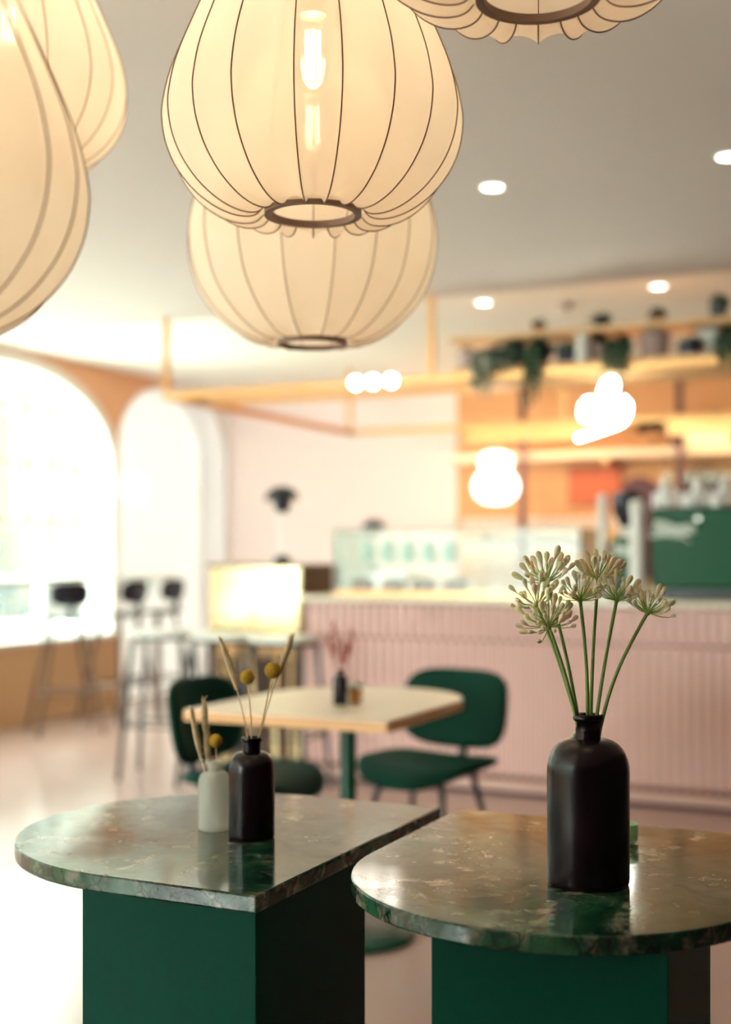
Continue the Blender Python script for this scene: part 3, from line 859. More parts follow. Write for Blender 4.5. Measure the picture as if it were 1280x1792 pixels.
# ------------------------------------------------------------------ backless bar stools
def make_stool(label):
    t = thing('bar_stool', label, 'stool', (0, 0, 0), group='backless bar stools at the brass counter')
    P = [(0.165 * math.copysign(abs(math.cos(a)) ** 0.7, math.cos(a)), 0.15 * math.copysign(abs(math.sin(a)) ** 0.7, math.sin(a))) for a in [2 * PI * k / 40 for k in range(40)]]
    obj('seat', prism(NB(), P, 0.752, 0.782), M['ledge'], t, bevel=0.008, ang=30)  # pale colour stands in for the window reflected on the seat
    obj('seat_frame', prism(NB(), [(x * .93, y * .93) for x, y in P], 0.735, 0.752), M['black'], t, ang=30)
    for sx in (-1, 1):
        for sy in (-1, 1):
            obj('leg', tube(NB(), [(0.13 * sx, 0.115 * sy, 0.74), (0.19 * sx, 0.175 * sy, 0.0)], 0.013, 10), M['black'], t)
    c = [(0.168 * sx, 0.152 * sy, 0.28) for sx, sy in ((-1, -1), (1, -1), (1, 1), (-1, 1), (-1, -1))]
    bm = NB()
    for a, b in zip(c, c[1:]): tube(bm, [a, b], 0.007, 8)
    obj('footrest', bm, M['black'], t)
    return t
st = make_stool('backless black-legged bar stool standing apart, nearest the window stools')
st.location = (-3.90, 5.73, 0); st.rotation_euler = (0, 0, 0.3)
dup(st, (-3.47, 5.66, 0), 0.15, 'middle one of three backless bar stools, in front of the brass counter')
dup(st, (-3.10, 5.62, 0), 0.1, 'backless bar stool closest to the pink ribbed counter')

# ------------------------------------------------------------------ shell stools at the window
def make_shell_stool(label):
    t = thing('counter_stool', label, 'stool', (0, 0, 0), group='shell stools at the window ledge')
    bm = shell(0.27, 0.165, f=lambda x, z: 1.3 * x * x, pw=3.0, thick=0.02)
    bmesh.ops.rotate(bm, verts=bm.verts, cent=(0, 0, 0), matrix=Matrix.Rotation(math.radians(8), 3, 'X'))
    bmesh.ops.translate(bm, verts=bm.verts, vec=(0, -0.17, 0.925))
    obj('backrest', bm, M['shade'], t, ang=180)
    bm = shell(0.38, 0.36, f=lambda x, z: 0.0, pw=2.8, thick=0.02)
    for v in bm.verts:
        x, y, z = v.co
        v.co = (x, z, y + 0.755 + 0.5 * x * x + 0.8 * max(0, -z - 0.06) ** 2)
    obj('seat', bm, M['shade'], t, ang=180)
    obj('back_post', tube(NB(), [(0, -0.10, 0.75), (0, -0.19, 0.80), (0, -0.185, 0.88)], [0.02, 0.022, 0.018], 10), M['shade'], t)
    for sx in (-1, 1):
        for sy in (-1, 1):
            obj('leg', tube(NB(), [(0.09 * sx, 0.09 * sy, 0.75), (0.215 * sx, 0.205 * sy, 0.0)], [0.014, 0.012], 10), M['bronze'], t)
    c = [(0.17 * sx, 0.165 * sy, 0.27) for sx, sy in ((-1, -1), (1, -1), (1, 1), (-1, 1), (-1, -1))]
    bm = NB()
    for a, b in zip(c, c[1:]): tube(bm, [a, b], 0.008, 8)
    obj('footrest', bm, M['bronze'], t)
    return t
s1 = make_shell_stool('dark shell-backed stool whose back is turned most to the camera, against the bright window')
s1.location = (-5.45, 6.86, 0); s1.rotation_euler = (0, 0, math.radians(50))
dup(s1, (-5.45, 7.46, 0), math.radians(82), 'dark shell-backed stool between two others along the window ledge')
dup(s1, (-5.48, 7.98, 0), math.radians(84), 'dark shell-backed stool at the far end of the window ledge')

# ------------------------------------------------------------------ bar counter
t = thing('bar_counter', 'long pink ribbed bar counter with a cream stone top', 'counter', (-1.1, 6.35, 0))
ox, oy = -1.1, 6.35
cx0, cx1 = -3.2, 1.4
obj('counter_body', box(NB(), cx0 - ox, cx1 - ox, 6.03 - oy, 6.72 - oy, 0.0, 0.94), M['groove'], t, smooth=False)
def ribs(z0, z1, shift):
    bm = NB(); s = 0.050; x = cx0 + shift; r = 0.0208
    while x + s / 2 < cx1:
        xc = x + s / 2; K = 8
        lo, hi = [], []
        for k in range(K + 1):
            a = PI * k / K
            px, py = xc - ox + r * math.cos(a), 6.03 - oy - r * 1.0 * math.sin(a)
            lo.append(bm.verts.new((px, py, z0))); hi.append(bm.verts.new((px, py, z1)))
        for k in range(K):
            bm.faces.new((lo[k], lo[k + 1], hi[k + 1], hi[k]))
        # rounded foot and head
        for vs, z, sg in ((lo, z0, -1), (hi, z1, 1)):
            tip = bm.verts.new((xc - ox, 6.03 - oy - r * 0.25, z + sg * 0.012))
            for k in range(K): bm.faces.new((vs[k], vs[k + 1], tip))
        x += s
    return bm
obj('rib_tiles_lower', ribs(0.100, 0.752, 0.0), M['pink'], t, ang=50)
obj('rib_tiles_upper', ribs(0.770, 0.928, 0.025), M['pink'], t, ang=50)
obj('plinth', prism(NB(), [(cx0 - ox, 5.985 - oy), (cx1 - ox, 5.985 - oy), (cx1 - ox, 6.03 - oy), (cx0 - ox, 6.03 - oy)], 0.022, 0.066), M['plinth'], t, bevel=0.012, seg=3)
obj('kick_strip', box(NB(), cx0 - ox, cx1 - ox, 5.995 - oy, 6.03 - oy, 0.0, 0.022), M['plum'], t, smooth=False)
obj('worktop', box(NB(), cx0 - ox + 0.0, cx1 - ox + 0.02, 5.99 - oy, 6.74 - oy, 0.94, 0.972), M['slab'], t, smooth=False, bevel=0.004)

t = thing('brass_counter', 'tall brass-clad counter block with a black table lamp on it', 'counter', (-3.5, 6.25, 0))
bx0, bx1 = -0.28, 0.295
obj('body', box(NB(), bx0 + 0.01, bx1 - 0.005, -0.22, 0.22, 0.0, 0.64), M['walnut'], t, smooth=False)
for k in range(12):
    x = bx0 + 0.02 + k * 0.0475
    obj('flute', tube(NB(), [(x + 0.012, -0.222, 0.0), (x + 0.012, -0.222, 0.62)], 0.020, 10), M['brass_sheet'] if k % 3 else M['walnut'], t)
obj('upper_case', box(NB(), bx0, bx1, -0.25, 0.24, 0.63, 1.122), M['brass_sheet'], t, smooth=False, bevel=0.003)
for (xa, xb) in ((-0.265, 0.005), (0.015, 0.285)):
    for (za, zb) in ((0.645, 0.935), (0.945, 1.11)):
        obj('brass_panel', box(NB(), xa, xb, -0.258, -0.25, za, zb), M['brass_sheet'], t, smooth=False, bevel=0.003)
obj('counter_top', box(NB(), bx0 - 0.01, bx1 + 0.01, -0.265, 0.25, 1.122, 1.136), M['walnut'], t, smooth=False, bevel=0.002)
obj('side_panel', box(NB(), bx1 - 0.004, bx1 + 0.004, -0.24, 0.23, 0.975, 1.12), M['walnut'], t, smooth=False)

# table lamps with a dome shade over a small ball
def dome_lamp(label, x, D, z, s=1.0, rz=0):
    p = RIGHT * x + FWD * D
    t = thing('table_lamp', label, 'lamp', (p.x, p.y, z))
    R = 0.100 * s
    dome = [(R * math.cos(PI / 2 * k / 14), R * 0.80 * math.sin(PI / 2 * k / 14)) for k in range(15)]
    zc = 0.345 * s
    inner = [(r * 0.97, q * 0.95) for r, q in reversed(dome)]
    obj('lamp_shade', lathe(NB(), dome + inner, 48, cz=zc), M['shade'], t)
    obj('inner_shade', lathe(NB(), [(0, 0.02 * s), (0.045 * s, 0.012 * s), (0.052 * s, -0.005 * s), (0.048 * s, -0.035 * s), (0.030 * s, -0.060 * s), (0, -0.068 * s)], 36, cz=zc), M['shade'], t)
    obj('pole', tube(NB(), [(0, 0, 0.03 * s), (0, 0, zc + 0.06 * s)], 0.008 * s, 12), M['pale_metal'], t)
    obj('base', lathe(NB(), [(0, 0.052 * s), (0.02 * s, 0.050 * s), (0.042 * s, 0.034 * s), (0.055 * s, 0.010 * s), (0.056 * s, 0), (0, 0)], 40), M['shade'], t)
    ld = bpy.data.lights.new('bulb_light', 'POINT'); ld.energy = 1.6; ld.color = (1, 0.72, 0.4); ld.shadow_soft_size = 0.03
    lo = bpy.data.objects.new('bulb_light', ld); C.objects.link(lo); lo.parent = t; lo.location = (0, 0.07 * s, zc + 0.02)
dome_lamp('black dome table lamp with pale pole on the brass counter', (494 - 640) / 2230 * 6.95, 6.95, 1.137)

# sideboard behind the bar that carries the second lamp
p2 = RIGHT * ((655 - 640) / 2230 * 9.4) + FWD * 9.4
t = thing('sideboard', 'low pale pink sideboard against the back wall under the small black lamp', 'cabinet', (p2.x, p2.y + 0.1, 0))
obj('carcass', box(NB(), -0.60, 0.30, -0.2, 0.2, 0.06, 1.06), M['palepink'], t, smooth=False, bevel=0.004)
for xx in (-0.58, -0.14):
    dr = obj('door', box(NB(), xx, xx + 0.42, -0.215, -0.2, 0.1, 1.03), M['palepink'], t, smooth=False, bevel=0.003)
    obj('handle', box(NB(), xx + 0.19, xx + 0.23, -0.235, -0.215, 0.55, 0.62), M['brass'], dr, smooth=False)
obj('foot_rail', box(NB(), -0.57, 0.27, -0.17, 0.17, 0, 0.06), M['walnut'], t, smooth=False)
dome_lamp('smaller-looking black dome table lamp by the back wall behind the glass case', (655 - 640) / 2230 * 9.4, 9.4, 1.061, 0.92)

# globe wall lamp in the niche
gp = Vector((-6.07, 8.43, 1.72))
t = thing('wall_lamp', 'round white glowing wall lamp beside the arched window', 'lamp', gp)
obj('backplate', lathe(NB(), [(0, -0.01), (0.05, -0.01), (0.05, 0.01), (0, 0.01)], 24), M['brass'], t).rotation_euler = (0, PI / 2, 0)
t.children[0].location = (-0.12, 0, 0)
obj('arm', tube(NB(), [(-0.125, 0, 0), (-0.05, 0, 0)], 0.012, 10), M['brass'], t)
bm = NB(); ball(bm, (0.05, 0, 0), 0.105, 32)
obj('globe', bm, M['opal'], t)

# ------------------------------------------------------------------ glass display case and its goods
t = thing('display_case', 'clear glass cake display case standing on the pink counter', 'display case', (-2.42, 6.36, 0.972))
w0, w1, dz = -0.66, 0.70, 0.345
obj('base_tray', box(NB(), w0, w1, -0.22, 0.22, 0.0, 0.02), M['brass'], t, smooth=False, bevel=0.003)
bm = NB(); g = 0.004
for bx_ in ((w0, w1, -0.22, -0.22 + g, 0.02, dz), (w0, w0 + g, -0.216, 0.22, 0.02, dz), (w1 - g, w1, -0.216, 0.22, 0.02, dz), (w0, w1, -0.22, 0.22, dz, dz + g)):
    box(bm, *bx_)
obj('glass_panels', bm, M['caseglass'], t, smooth=False)
obj('glass_shelf', box(NB(), w0 + 0.01, w1 - 0.01, -0.20, 0.20, 0.17, 0.175), M['caseglass'], t, smooth=False)
bm = NB()
for x in (w0, w1):
    for y in (-0.22, 0.22): tube(bm, [(x, y, 0.02), (x, y, dz + 0.006)], 0.006, 8)
for y in (-0.22, 0.22): tube(bm, [(w0, y, dz + 0.006), (w1, y, dz + 0.006)], 0.006, 8)
obj('corner_frame', bm, M['pale_metal'], t, smooth=False)

def rowx(px, u):   # position on the line y=u seen at picture column px of the photograph, used to lay out rows
    r = (px - 640) / 2230; D = u / (SY * r + CY)
    return (CY * r - SY) * D
cake_lab = ['dark berry cake at the window end of the glass case', 'dark berry cake second along in the glass case', 'dark berry cake in the middle of the glass case', 'dark berry cake fourth along, by the pastries in the glass case']
for i, x in enumerate((-2.98, -2.80, -2.62, -2.44)):
    c_ = thing('cake', cake_lab[i], 'cake', (x, 6.30, 0.993), group='cakes in the display case')
    obj('sponge', lathe(NB(), [(0, 0), (0.065, 0), (0.066, 0.045), (0.060, 0.052), (0, 0.053)], 28), M['cake'], c_)
    bm = NB()
    for k in range(9): ball(bm, (0.042 * math.cos(k * .7), 0.042 * math.sin(k * .7), 0.058), 0.010, 8)
    obj('berries', bm, M['plum'], c_)
plab = ['golden pastry nearest the cakes in the glass case', 'golden pastry second from the cakes in the glass case', 'golden pastry third from the cakes in the glass case', 'golden pastry at the machine end of the glass case']
for i, x in enumerate((-2.28, -2.14, -2.00, -1.86)):
    bm = NB()
    for k in range(5):
        a = -0.6 + 0.3 * k; ball(bm, (0.045 * math.sin(a * 1.6), 0.02 * math.cos(a * 2), 0.022), 0.022 - 0.004 * abs(k - 2), 12, 0.7)
    tag(obj('croissant', bm, M['pastry'], loc=(x, 6.28, 0.993)), plab[i], 'pastry', 'pastries in the display case')
jl = ['pale mint glass jar at the window end on the case shelf', 'pale mint glass jar second along on the case shelf', 'pale mint glass jar third along on the case shelf', 'pale mint glass jar fourth along on the case shelf', 'pale mint glass jar fifth along, next to the open shelf space']
for i, x in enumerate((-2.97, -2.85, -2.73, -2.61, -2.49)):
    j = thing('glass_jar', jl[i], 'jar', (x, 6.34, 1.148), group='mint jars in the display case')
    obj('jar_body', lathe(NB(), [(0, 0), (0.038, 0), (0.042, 0.01), (0.042, 0.08), (0.032, 0.095), (0.032, 0.105), (0, 0.105)], 24), M['mint'], j)
    obj('lid', lathe(NB(), [(0, 0.106), (0.035, 0.106), (0.035, 0.122), (0, 0.124)], 24), M['pale_metal'], j)

# ------------------------------------------------------------------ espresso machine, grinder and crockery
def script_strokes(bm, w, h, seed, y, r=0.006):
    rnd = random.Random(seed)
    pts = []
    n = 7
    for k in range(n * 10 + 1):
        u = k / (n * 10)
        a = u * n * 2 * PI
        pts.append((w * (u - 0.5) + 0.09 * w * math.sin(a), y, h * (0.42 * math.cos(a) * (1 - 0.4 * u)) + 0.10 * h * math.sin(u * 9) - 0.25 * h * (u - .5)))
    tube(bm, pts, r, 6)
    tube(bm, [(-0.62 * w, y, -0.50 * h), (-0.2 * w, y, -0.34 * h), (0.25 * w, y, -0.52 * h), (0.38 * w, y, -0.85 * h)], [r * .8, r * 1.3, r * 1.1, r * .6], 6)

t = thing('espresso_machine', 'large green espresso machine with white script on the counter', 'coffee machine', (-0.97, 6.30, 0.972))
obj('body', box(NB(), -0.38, 0.42, -0.24, 0.22, 0.055, 0.435), M['green_machine'], t, smooth=False, bevel=0.012, seg=3)
obj('base_panel', box(NB(), -0.36, 0.42, -0.22, 0.20, 0.012, 0.055), M['black'], t, smooth=False, bevel=0.003)
for sx in (-0.30, 0.36):
    obj('foot', tube(NB(), [(sx, -0.18, 0), (sx, -0.18, 0.015)], 0.02, 14), M['black'], t)
bm = NB(); script_strokes(bm, 0.19, 0.07, 3, 0.0)
obj('white_script', bm, M['letter'], t, loc=(-0.27, -0.244, 0.335))
obj('badge', tube(NB(), [(-0.16, -0.236, 0.385), (-0.16, -0.246, 0.385)], 0.012, 16), M['pale_metal'], t)
bm = NB()
for (xa, xb, yy) in ((-0.37, 0.41, -0.22), (-0.37, 0.41, 0.20)):
    for zz in (0.47, 0.505): tube(bm, [(xa, yy, zz), (xb, yy, zz)], 0.003, 6)
for zz in (0.47, 0.505):
    for xa in (-0.37, 0.41): tube(bm, [(xa, -0.22, zz), (xa, 0.20, zz)], 0.003, 6)
for xa in (-0.37, 0.02, 0.41):
    tube(bm, [(xa, -0.22, 0.43), (xa, -0.22, 0.505)], 0.004, 6)
obj('cup_rail', bm, M['pale_metal'], t)
obj('top_plate', box(NB(), -0.37, 0.41, -0.23, 0.21, 0.435, 0.441), M['hopper'], t, smooth=False)

mug = ['tall pale stoneware jug at the grinder end on top of the green machine', 'tall pale stoneware jug in the middle on top of the green machine', 'tall pale stoneware jug closest to the picture edge on the green machine']
for i, px in enumerate((1164, 1222, 1268)):
    x = rowx(px, 6.27)
    j = thing('stoneware_jug', mug[i], 'jug', (x, 6.27, 1.4135), group='jugs on the espresso machine')
    obj('jug_body', lathe(NB(), [(0, 0), (0.030, 0), (0.034, 0.02), (0.032, 0.07), (0.022, 0.115), (0.020, 0.135), (0.023, 0.142), (0.018, 0.142), (0.018, 0.12), (0, 0.10)], 28), M['cup'], j)
    obj('handle', tube(NB(), arc_pts((0.028, 0, 0.04), (0.020, 0, 0.115), (0.030, 0, 0), 8), 0.0035, 8), M['cup'], j)
for i, px in enumerate((1206, 1256)):
    x = rowx(px, 6.15)
    j = thing('tea_cup', ['round cream tea cup upside down beside the middle jug', 'round cream tea cup upside down near the picture edge'][i], 'cup', (x, 6.15, 1.4135), group='cups on the espresso machine')
    obj('cup_body', lathe(NB(), [(0.036, 0), (0.037, 0.01), (0.034, 0.035), (0.024, 0.055), (0.012, 0.06), (0.012, 0.066), (0, 0.066)], 28), M['cup'], j)
    obj('handle', tube(NB(), arc_pts((0.034, 0, 0.015), (0.030, 0, 0.042), (0.014, 0, 0), 8), 0.003, 8), M['cup'], j)

gx = rowx(1098, 6.25)
t = thing('coffee_grinder', 'coffee grinder with dark hopper and green body beside the espresso machine', 'grinder', (gx, 6.25, 0.972))
obj('body', box(NB(), -0.055, 0.055, -0.10, 0.10, 0.0, 0.30), M['green_machine'], t, smooth=False, bevel=0.008)
obj('collar', tube(NB(), [(0, 0, 0.30), (0, 0, 0.35)], [0.045, 0.03], 20), M['cup'], t)
obj('hopper', lathe(NB(), [(0.03, 0.35), (0.070, 0.42), (0.076, 0.52), (0.070, 0.526), (0, 0.53)], 28), M['hopper'], t)
obj('side_strip', box(NB(), 0.056, 0.066, -0.08, 0.08, 0.02, 0.33), M['hopper'], t, smooth=False)
bm = NB(); script_strokes(bm, 0.075, 0.05, 8, 0.0, 0.0045)
obj('white_script', bm, M['letter'], t, loc=(0, -0.104, 0.24))
gx = rowx(1055, 6.10)
t = thing('paper_cup_tube', 'tall slim white cup dispenser column next to the coffee grinder', 'cup dispenser', (gx, 6.10, 0.972))
obj('tube', lathe(NB(), [(0, 0), (0.027, 0), (0.027, 0.02), (0.023, 0.03), (0.023, 0.49), (0.018, 0.51), (0, 0.512)], 28), M['cup'], t)
obj('foot', lathe(NB(), [(0, 0), (0.035, 0), (0.035, 0.012), (0, 0.014)], 28), M['pale_metal'], t)
gx = rowx(1121, 6.12)
t = thing('milk_jug', 'round white jug between the grinder and the green machine', 'jug', (gx, 6.06, 0.972))
obj('jug_body', lathe(NB(), [(0, 0), (0.035, 0), (0.040, 0.03), (0.040, 0.32), (0.030, 0.38), (0.034, 0.42), (0.038, 0.45), (0.030, 0.475), (0, 0.48)], 24), M['cup'], t)

# ------------------------------------------------------------------ hanging brass rack over the bar
RX0, RX1, RY0, RY1, RZ = -4.33, 1.6, 6.40, 8.91, 2.135
t = thing('hanging_rack', 'brass rack hanging from the ceiling over the bar', 'rack', (-1.4, 6.4, RZ))
def rk(x0, x1, y0, y1, z0, z1): return box(NB(), x0 + 1.4, x1 + 1.4, y0 - 6.4, y1 - 6.4, z0 - RZ, z1 - RZ)
h = 0.022
obj('front_rail', rk(RX0, RX1, RY0 - h, RY0 + h, RZ - h, RZ + h), M['brass'], t, smooth=False, bevel=0.003)
obj('back_rail', rk(RX0, RX1, RY1 - h, RY1 + h, RZ - h, RZ + h), M['brass'], t, smooth=False, bevel=0.003)
obj('inner_rail', rk(RX0, RX1, 6.80 - h, 6.80 + h, RZ - h, RZ + h), M['brass'], t, smooth=False, bevel=0.003)
for x in (RX0, RX1):
    obj('end_rail', rk(x - h, x + h, RY0, RY1, RZ - h, RZ + h), M['brass'], t, smooth=False, bevel=0.003)
for x in (RX0, -2.615, -0.90, 0.80):
    for y in (RY0, RY1):
        obj('hanger', rk(x - 0.015, x + 0.015, y - 0.015, y + 0.015, RZ, CEIL + (0.03 if y > 6.5 else 0)), M['brass'], t, smooth=False)
obj('shelf_board', rk(-2.50, RX1, 6.38, 6.80, RZ - 0.022, RZ + 0.048), M['shelfwood'], t, smooth=False, bevel=0.004)
obj('upper_shelf', rk(-2.53, RX1, 6.42, 6.66, 2.335, 2.362), M['shelfwood'], t, smooth=False, bevel=0.003)
for x in (-2.50, -1.3, 0.0, 1.2):
    obj('shelf_upright', rk(x - 0.01, x + 0.01, 6.60, 6.62, RZ + 0.045, 2.336), M['brass'], t, smooth=False)
for i, px in enumerate((626, 656, 688)):
    x = rowx(px, 6.36)
    l = thing('rack_spotlight', ['lit spotlight on the bare brass rail, first beneath the round lamp', 'lit spotlight on the brass rail, middle of the three', 'lit spotlight on the brass rail, closest to the potted plants'][i], 'lamp', (x, 6.355, RZ), group='spotlights on the brass rail')
    obj('housing', tube(NB(), [(0, 0.02, 0), (0, -0.012, 0)], 0.034, 20), M['brass'], l)
    bm = NB(); ball(bm, (0, -0.020, 0), 0.030, 16)
    obj('bulb', bm, M['spotlamp'], l)

# plants
def pot_shape(r, h): return [(0, 0), (r * 0.78, 0), (r * 0.82, 0.005), (r, h), (r * 0.94, h), (r * 0.90, h * 0.86), (0, h * 0.86)]
def leafball(bm, rnd, c, R, n, size, up=0.4):
    for k in range(n):
        d = Vector((rnd.uniform(-1, 1), rnd.uniform(-1, 1), rnd.uniform(-0.4, 1) + up)).normalized()
        p = Vector(c) + d * R * rnd.uniform(0.35, 1)
        s = d.cross(Vector((rnd.uniform(-1, 1), rnd.uniform(-1, 1), rnd.uniform(-1, 1)))).normalized()
        w, l = size * 0.4, size * rnd.uniform(0.7, 1.3)
        nrm = d.cross(s) * size * 0.12
        q = [p, p + d * l * .5 + s * w - nrm, p + d * l, p + d * l * .5 - s * w - nrm]
        m_ = bm.verts.new(p + d * l * .5 + nrm); v = [bm.verts.new(x) for x in q]
        for a in range(4): bm.faces.new((v[a], v[(a + 1) % 4], m_))
def spiky(bm, rnd, c, R, n, droop=0.35):
    for k in range(n):
        a = rnd.uniform(0, 2 * PI); el = rnd.uniform(0.2, 1.3)
        d = Vector((math.cos(a) * math.cos(el), math.sin(a) * math.cos(el), math.sin(el)))
        L_ = R * rnd.uniform(0.7, 1.1)
        pts = [Vector(c) + d * L_ * u - UP * droop * L_ * u * u for u in (0, .33, .66, 1)]
        tube(bm, pts, [0.006, 0.008, 0.006, 0.001], 4)
def trails(bm, rnd, c, R, n, ln, front):
    for k in range(n):
        x = R * rnd.uniform(-1.2, 1.2); yf = -(front + rnd.uniform(0.0, 0.03))
        L_ = ln * rnd.uniform(0.4, 1)
        p = [Vector(c), Vector(c) + Vector((x * 0.8, yf * 0.6, 0.02)), Vector(c) + Vector((x, yf, -0.02))]
        m_ = 7
        for q in range(1, m_): p.append(p[2] + Vector((rnd.uniform(-.008, .008), rnd.uniform(-.008, .008), -L_ * q / m_)))
        tube(bm, p, 0.004, 4)
        for q in range(int(L_ / 0.016) + 3):
            f_ = 2 + rnd.random() * (len(p) - 3.01); i0 = int(f_); pp = p[i0].lerp(p[i0 + 1], f_ % 1)
            ball(bm, pp + Vector((rnd.uniform(-1, 1), rnd.uniform(-1, 1), 0)) * 0.008, 0.0095, 5, 1, 1, 0.6)

def plant(px, u, z, potm, r, h, style, size, label, leaf='leaf', trail=0, seed=0, cat='plant', name='potted_plant'):
    x = rowx(px, u); rnd = random.Random(900 + seed)
    t = thing(name, label, cat, (x, u, z), group='potted plants on the hanging rack')
    obj('pot', lathe(NB(), pot_shape(r, h), 28), M[potm], t)
    bm = NB()
    c = (0, 0, h * 0.86)
    if style == 'ball': leafball(bm, rnd, c, size, 120, size * 0.55)
    if style == 'spiky': spiky(bm, rnd, c, size, 34)
    if style == 'trail':
        leafball(bm, rnd, (0, 0, h * 0.9), r * 0.95, 90, 0.035, 0.1)
    if trail: trails(bm, rnd, (0, 0, h * 0.95), r, 12 if style == 'trail' else 7, trail, u - 6.352)
    obj('foliage', bm, M[leaf], t)
SH, SU = RZ + 0.0485, 2.3625
plant(822, 6.53, SH, 'pot_pink', 0.065, 0.110, 'spiky', 0.07, 'short dark-leaved plant in pinkish pot at the open end of the rack shelf', seed=1)
plant(868, 6.55, SH, 'pot_white', 0.050, 0.085, 'trail', 0.05, 'silvery trailing plant next to the pinkish end pot on the lower shelf', 'leaf_pale', 0.30, 2)
plant(903, 6.55, SH, 'pot_black', 0.055, 0.110, 'ball', 0.06, 'bushy plant in black pot between the silvery trailer and the dark trailer', trail=0.16, seed=3)
plant(945, 6.52, SH, 'pot_black', 0.060, 0.100, 'trail', 0.07, 'dark trailing plant with the longest hanging strands', trail=0.38, seed=4)
plant(992, 6.52, SH, 'pot_navy', 0.058, 0.070, 'ball', 0.05, 'small pale-leaved plant in navy bowl beside the white vase', 'leaf_pale', seed=5)
plant(1050, 6.55, SH, 'pot_pink', 0.055, 0.105, 'ball', 0.05, 'plant in pale pinkish pot just past the white vase on the lower shelf', seed=7)
plant(1085, 6.46, SH, 'pot_black', 0.060, 0.070, 'trail', 0.08, 'dense bright green trailing plant hanging down above the neon sign', trail=0.20, seed=8)
plant(1146, 6.52, SH, 'pot_pink', 0.078, 0.130, 'spiky', 0.09, 'large greyish pink pot with dark foliage on the lower shelf', seed=9)
plant(1207, 6.50, SH, 'pot_navy', 0.062, 0.066, 'spiky', 0.09, 'navy bowl with thin upright leaves next to the large pinkish pot', seed=10)
plant(1243, 6.60, SH, 'pot_white', 0.072, 0.140, 'ball', 0.05, 'tall white pot with a low pale plant near the picture edge', 'leaf_pale', seed=11)
plant(1284, 6.48, SH, 'pot_black', 0.055, 0.085, 'trail', 0.06, 'green trailing plant cut by the picture edge on the lower shelf', trail=0.18, seed=12)
plant(943, 6.54, SU, 'pot_clay', 0.035, 0.040, 'ball', 0.035, 'tiny leafy plant in clay pot on the upper brass shelf', seed=13)
plant(1052, 6.54, SU, 'pot_black', 0.040, 0.045, 'spiky', 0.085, 'wide spiky plant on the upper brass shelf above the white vase', seed=14)
plant(1150, 6.54, SU, 'pot_clay', 0.040, 0.045, 'ball', 0.040, 'small round plant in clay pot on the upper brass shelf', seed=15)
plant(1258, 6.54, SU, 'pot_black', 0.046, 0.085, 'ball', 0.045, 'black round pot highest up on the upper brass shelf by the picture edge', seed=16)
bm = NB(); lathe(bm, [(0, 0), (0.035, 0), (0.040, 0.03), (0.032, 0.09), (0.026, 0.125), (0.033, 0.15), (0.028, 0.15), (0.02, 0.12), (0, 0.1)], 28)
tag(obj('white_vase', bm, M['pot_white'], loc=(rowx(1020, 6.45), 6.45, SH)), 'slim white vase without flowers among the plants on the lower shelf', 'vase')

# neon sign hanging under the rack
nc = RIGHT * ((1057 - 640) / 2230 * 6.50) + FWD * 6.50
t = thing('neon_sign', 'white glowing neon script sign hanging under the plant shelf', 'sign', (nc.x, nc.y, 1.93))
ns = 6.50 / 2230
def npts(L_): return [((x - 1057) * ns * CY, (x - 1057) * ns * SY * 0.0, (715 - y) * ns) for x, y in L_]
def smooth_path(P, n=6):
    P = [Vector(p) for p in P]; out = []
    for k in range(len(P) - 1):
        p0, p1, p2, p3 = P[max(k - 1, 0)], P[k], P[k + 1], P[min(k + 2, len(P) - 1)]
        for i in range(n):
            u = i / n
            out.append(0.5 * ((2 * p1) + (p2 - p0) * u + (2 * p0 - 5 * p1 + 4 * p2 - p3) * u * u + (3 * p1 - p0 - 3 * p2 + p3) * u ** 3))
    out.append(P[-1]); return out
strokes = [
    [(1050, 712), (1052, 690), (1060, 670), (1074, 664), (1080, 676), (1072, 698), (1064, 714), (1058, 728)],
    [(1016, 704), (1014, 722), (1020, 730), (1034, 726), (1040, 704), (1032, 698), (1020, 700)],
    [(1040, 704), (1046, 724), (1058, 728), (1070, 716), (1078, 706), (1086, 722), (1096, 722), (1103, 706), (1104, 722), (1092, 740), (1060, 750), (1030, 758), (1005, 764)],
    [(1030, 712), (1056, 708), (1082, 704), (1100, 700)],
]
for s_ in strokes:
    obj('neon_tube', tube(NB(), smooth_path(npts(s_)), 0.012, 8), M['neon'], t)
obj('back_bar', box(NB(), -0.12, 0.12, 0.010, 0.016, -0.01, 0.01), M['bronze'], t, smooth=False)
for sx in (-0.1, 0.1):
    obj('hanging_wire', tube(NB(), [(sx, 0.013, 0), (sx, 0.013, 0.184)], 0.0015, 6), M['bronze'], t)

# ------------------------------------------------------------------ back bar
t = thing('back_counter', 'pale back counter along the warm wall behind the bar', 'counter', (-1.2, 9.5, 0))
obj('cabinet', box(NB(), -2.5, 2.8, -0.22, 0.34, 0, 0.93), M['creamshelf'], t, smooth=False)
obj('worktop', box(NB(), -2.52, 2.82, -0.25, 0.34, 0.93, 0.96), M['slab'], t, smooth=False, bevel=0.003)
def wall_shelf(label, x0, x1, z, d, m, th=0.03):
    cx = (x0 + x1) / 2
    s = thing('wall_shelf', label, 'shelf', (cx, Y1 - d / 2, z))
    obj('board', box(NB(), x0 - cx, x1 - cx, -d / 2, d / 2, -th, 0), m, s, smooth=False, bevel=0.003)
    k = x0 + 0.15
    while k < x1:
        obj('bracket', box(NB(), k - cx - 0.01, k - cx + 0.01, -d / 2 + 0.03, d / 2, -th - 0.05, -th), M['brass'], s, smooth=False)
        k += 1.1
    return s
wall_shelf('long cream shelf high on the warm wall behind the bar', -3.72, 1.8, 1.985, 0.34, M['creamshelf'], 0.06)
wall_shelf('low wooden shelf with white cups, upper of two behind the glass case', -3.70, -2.22, 1.375, 0.30, M['shelfwood'])
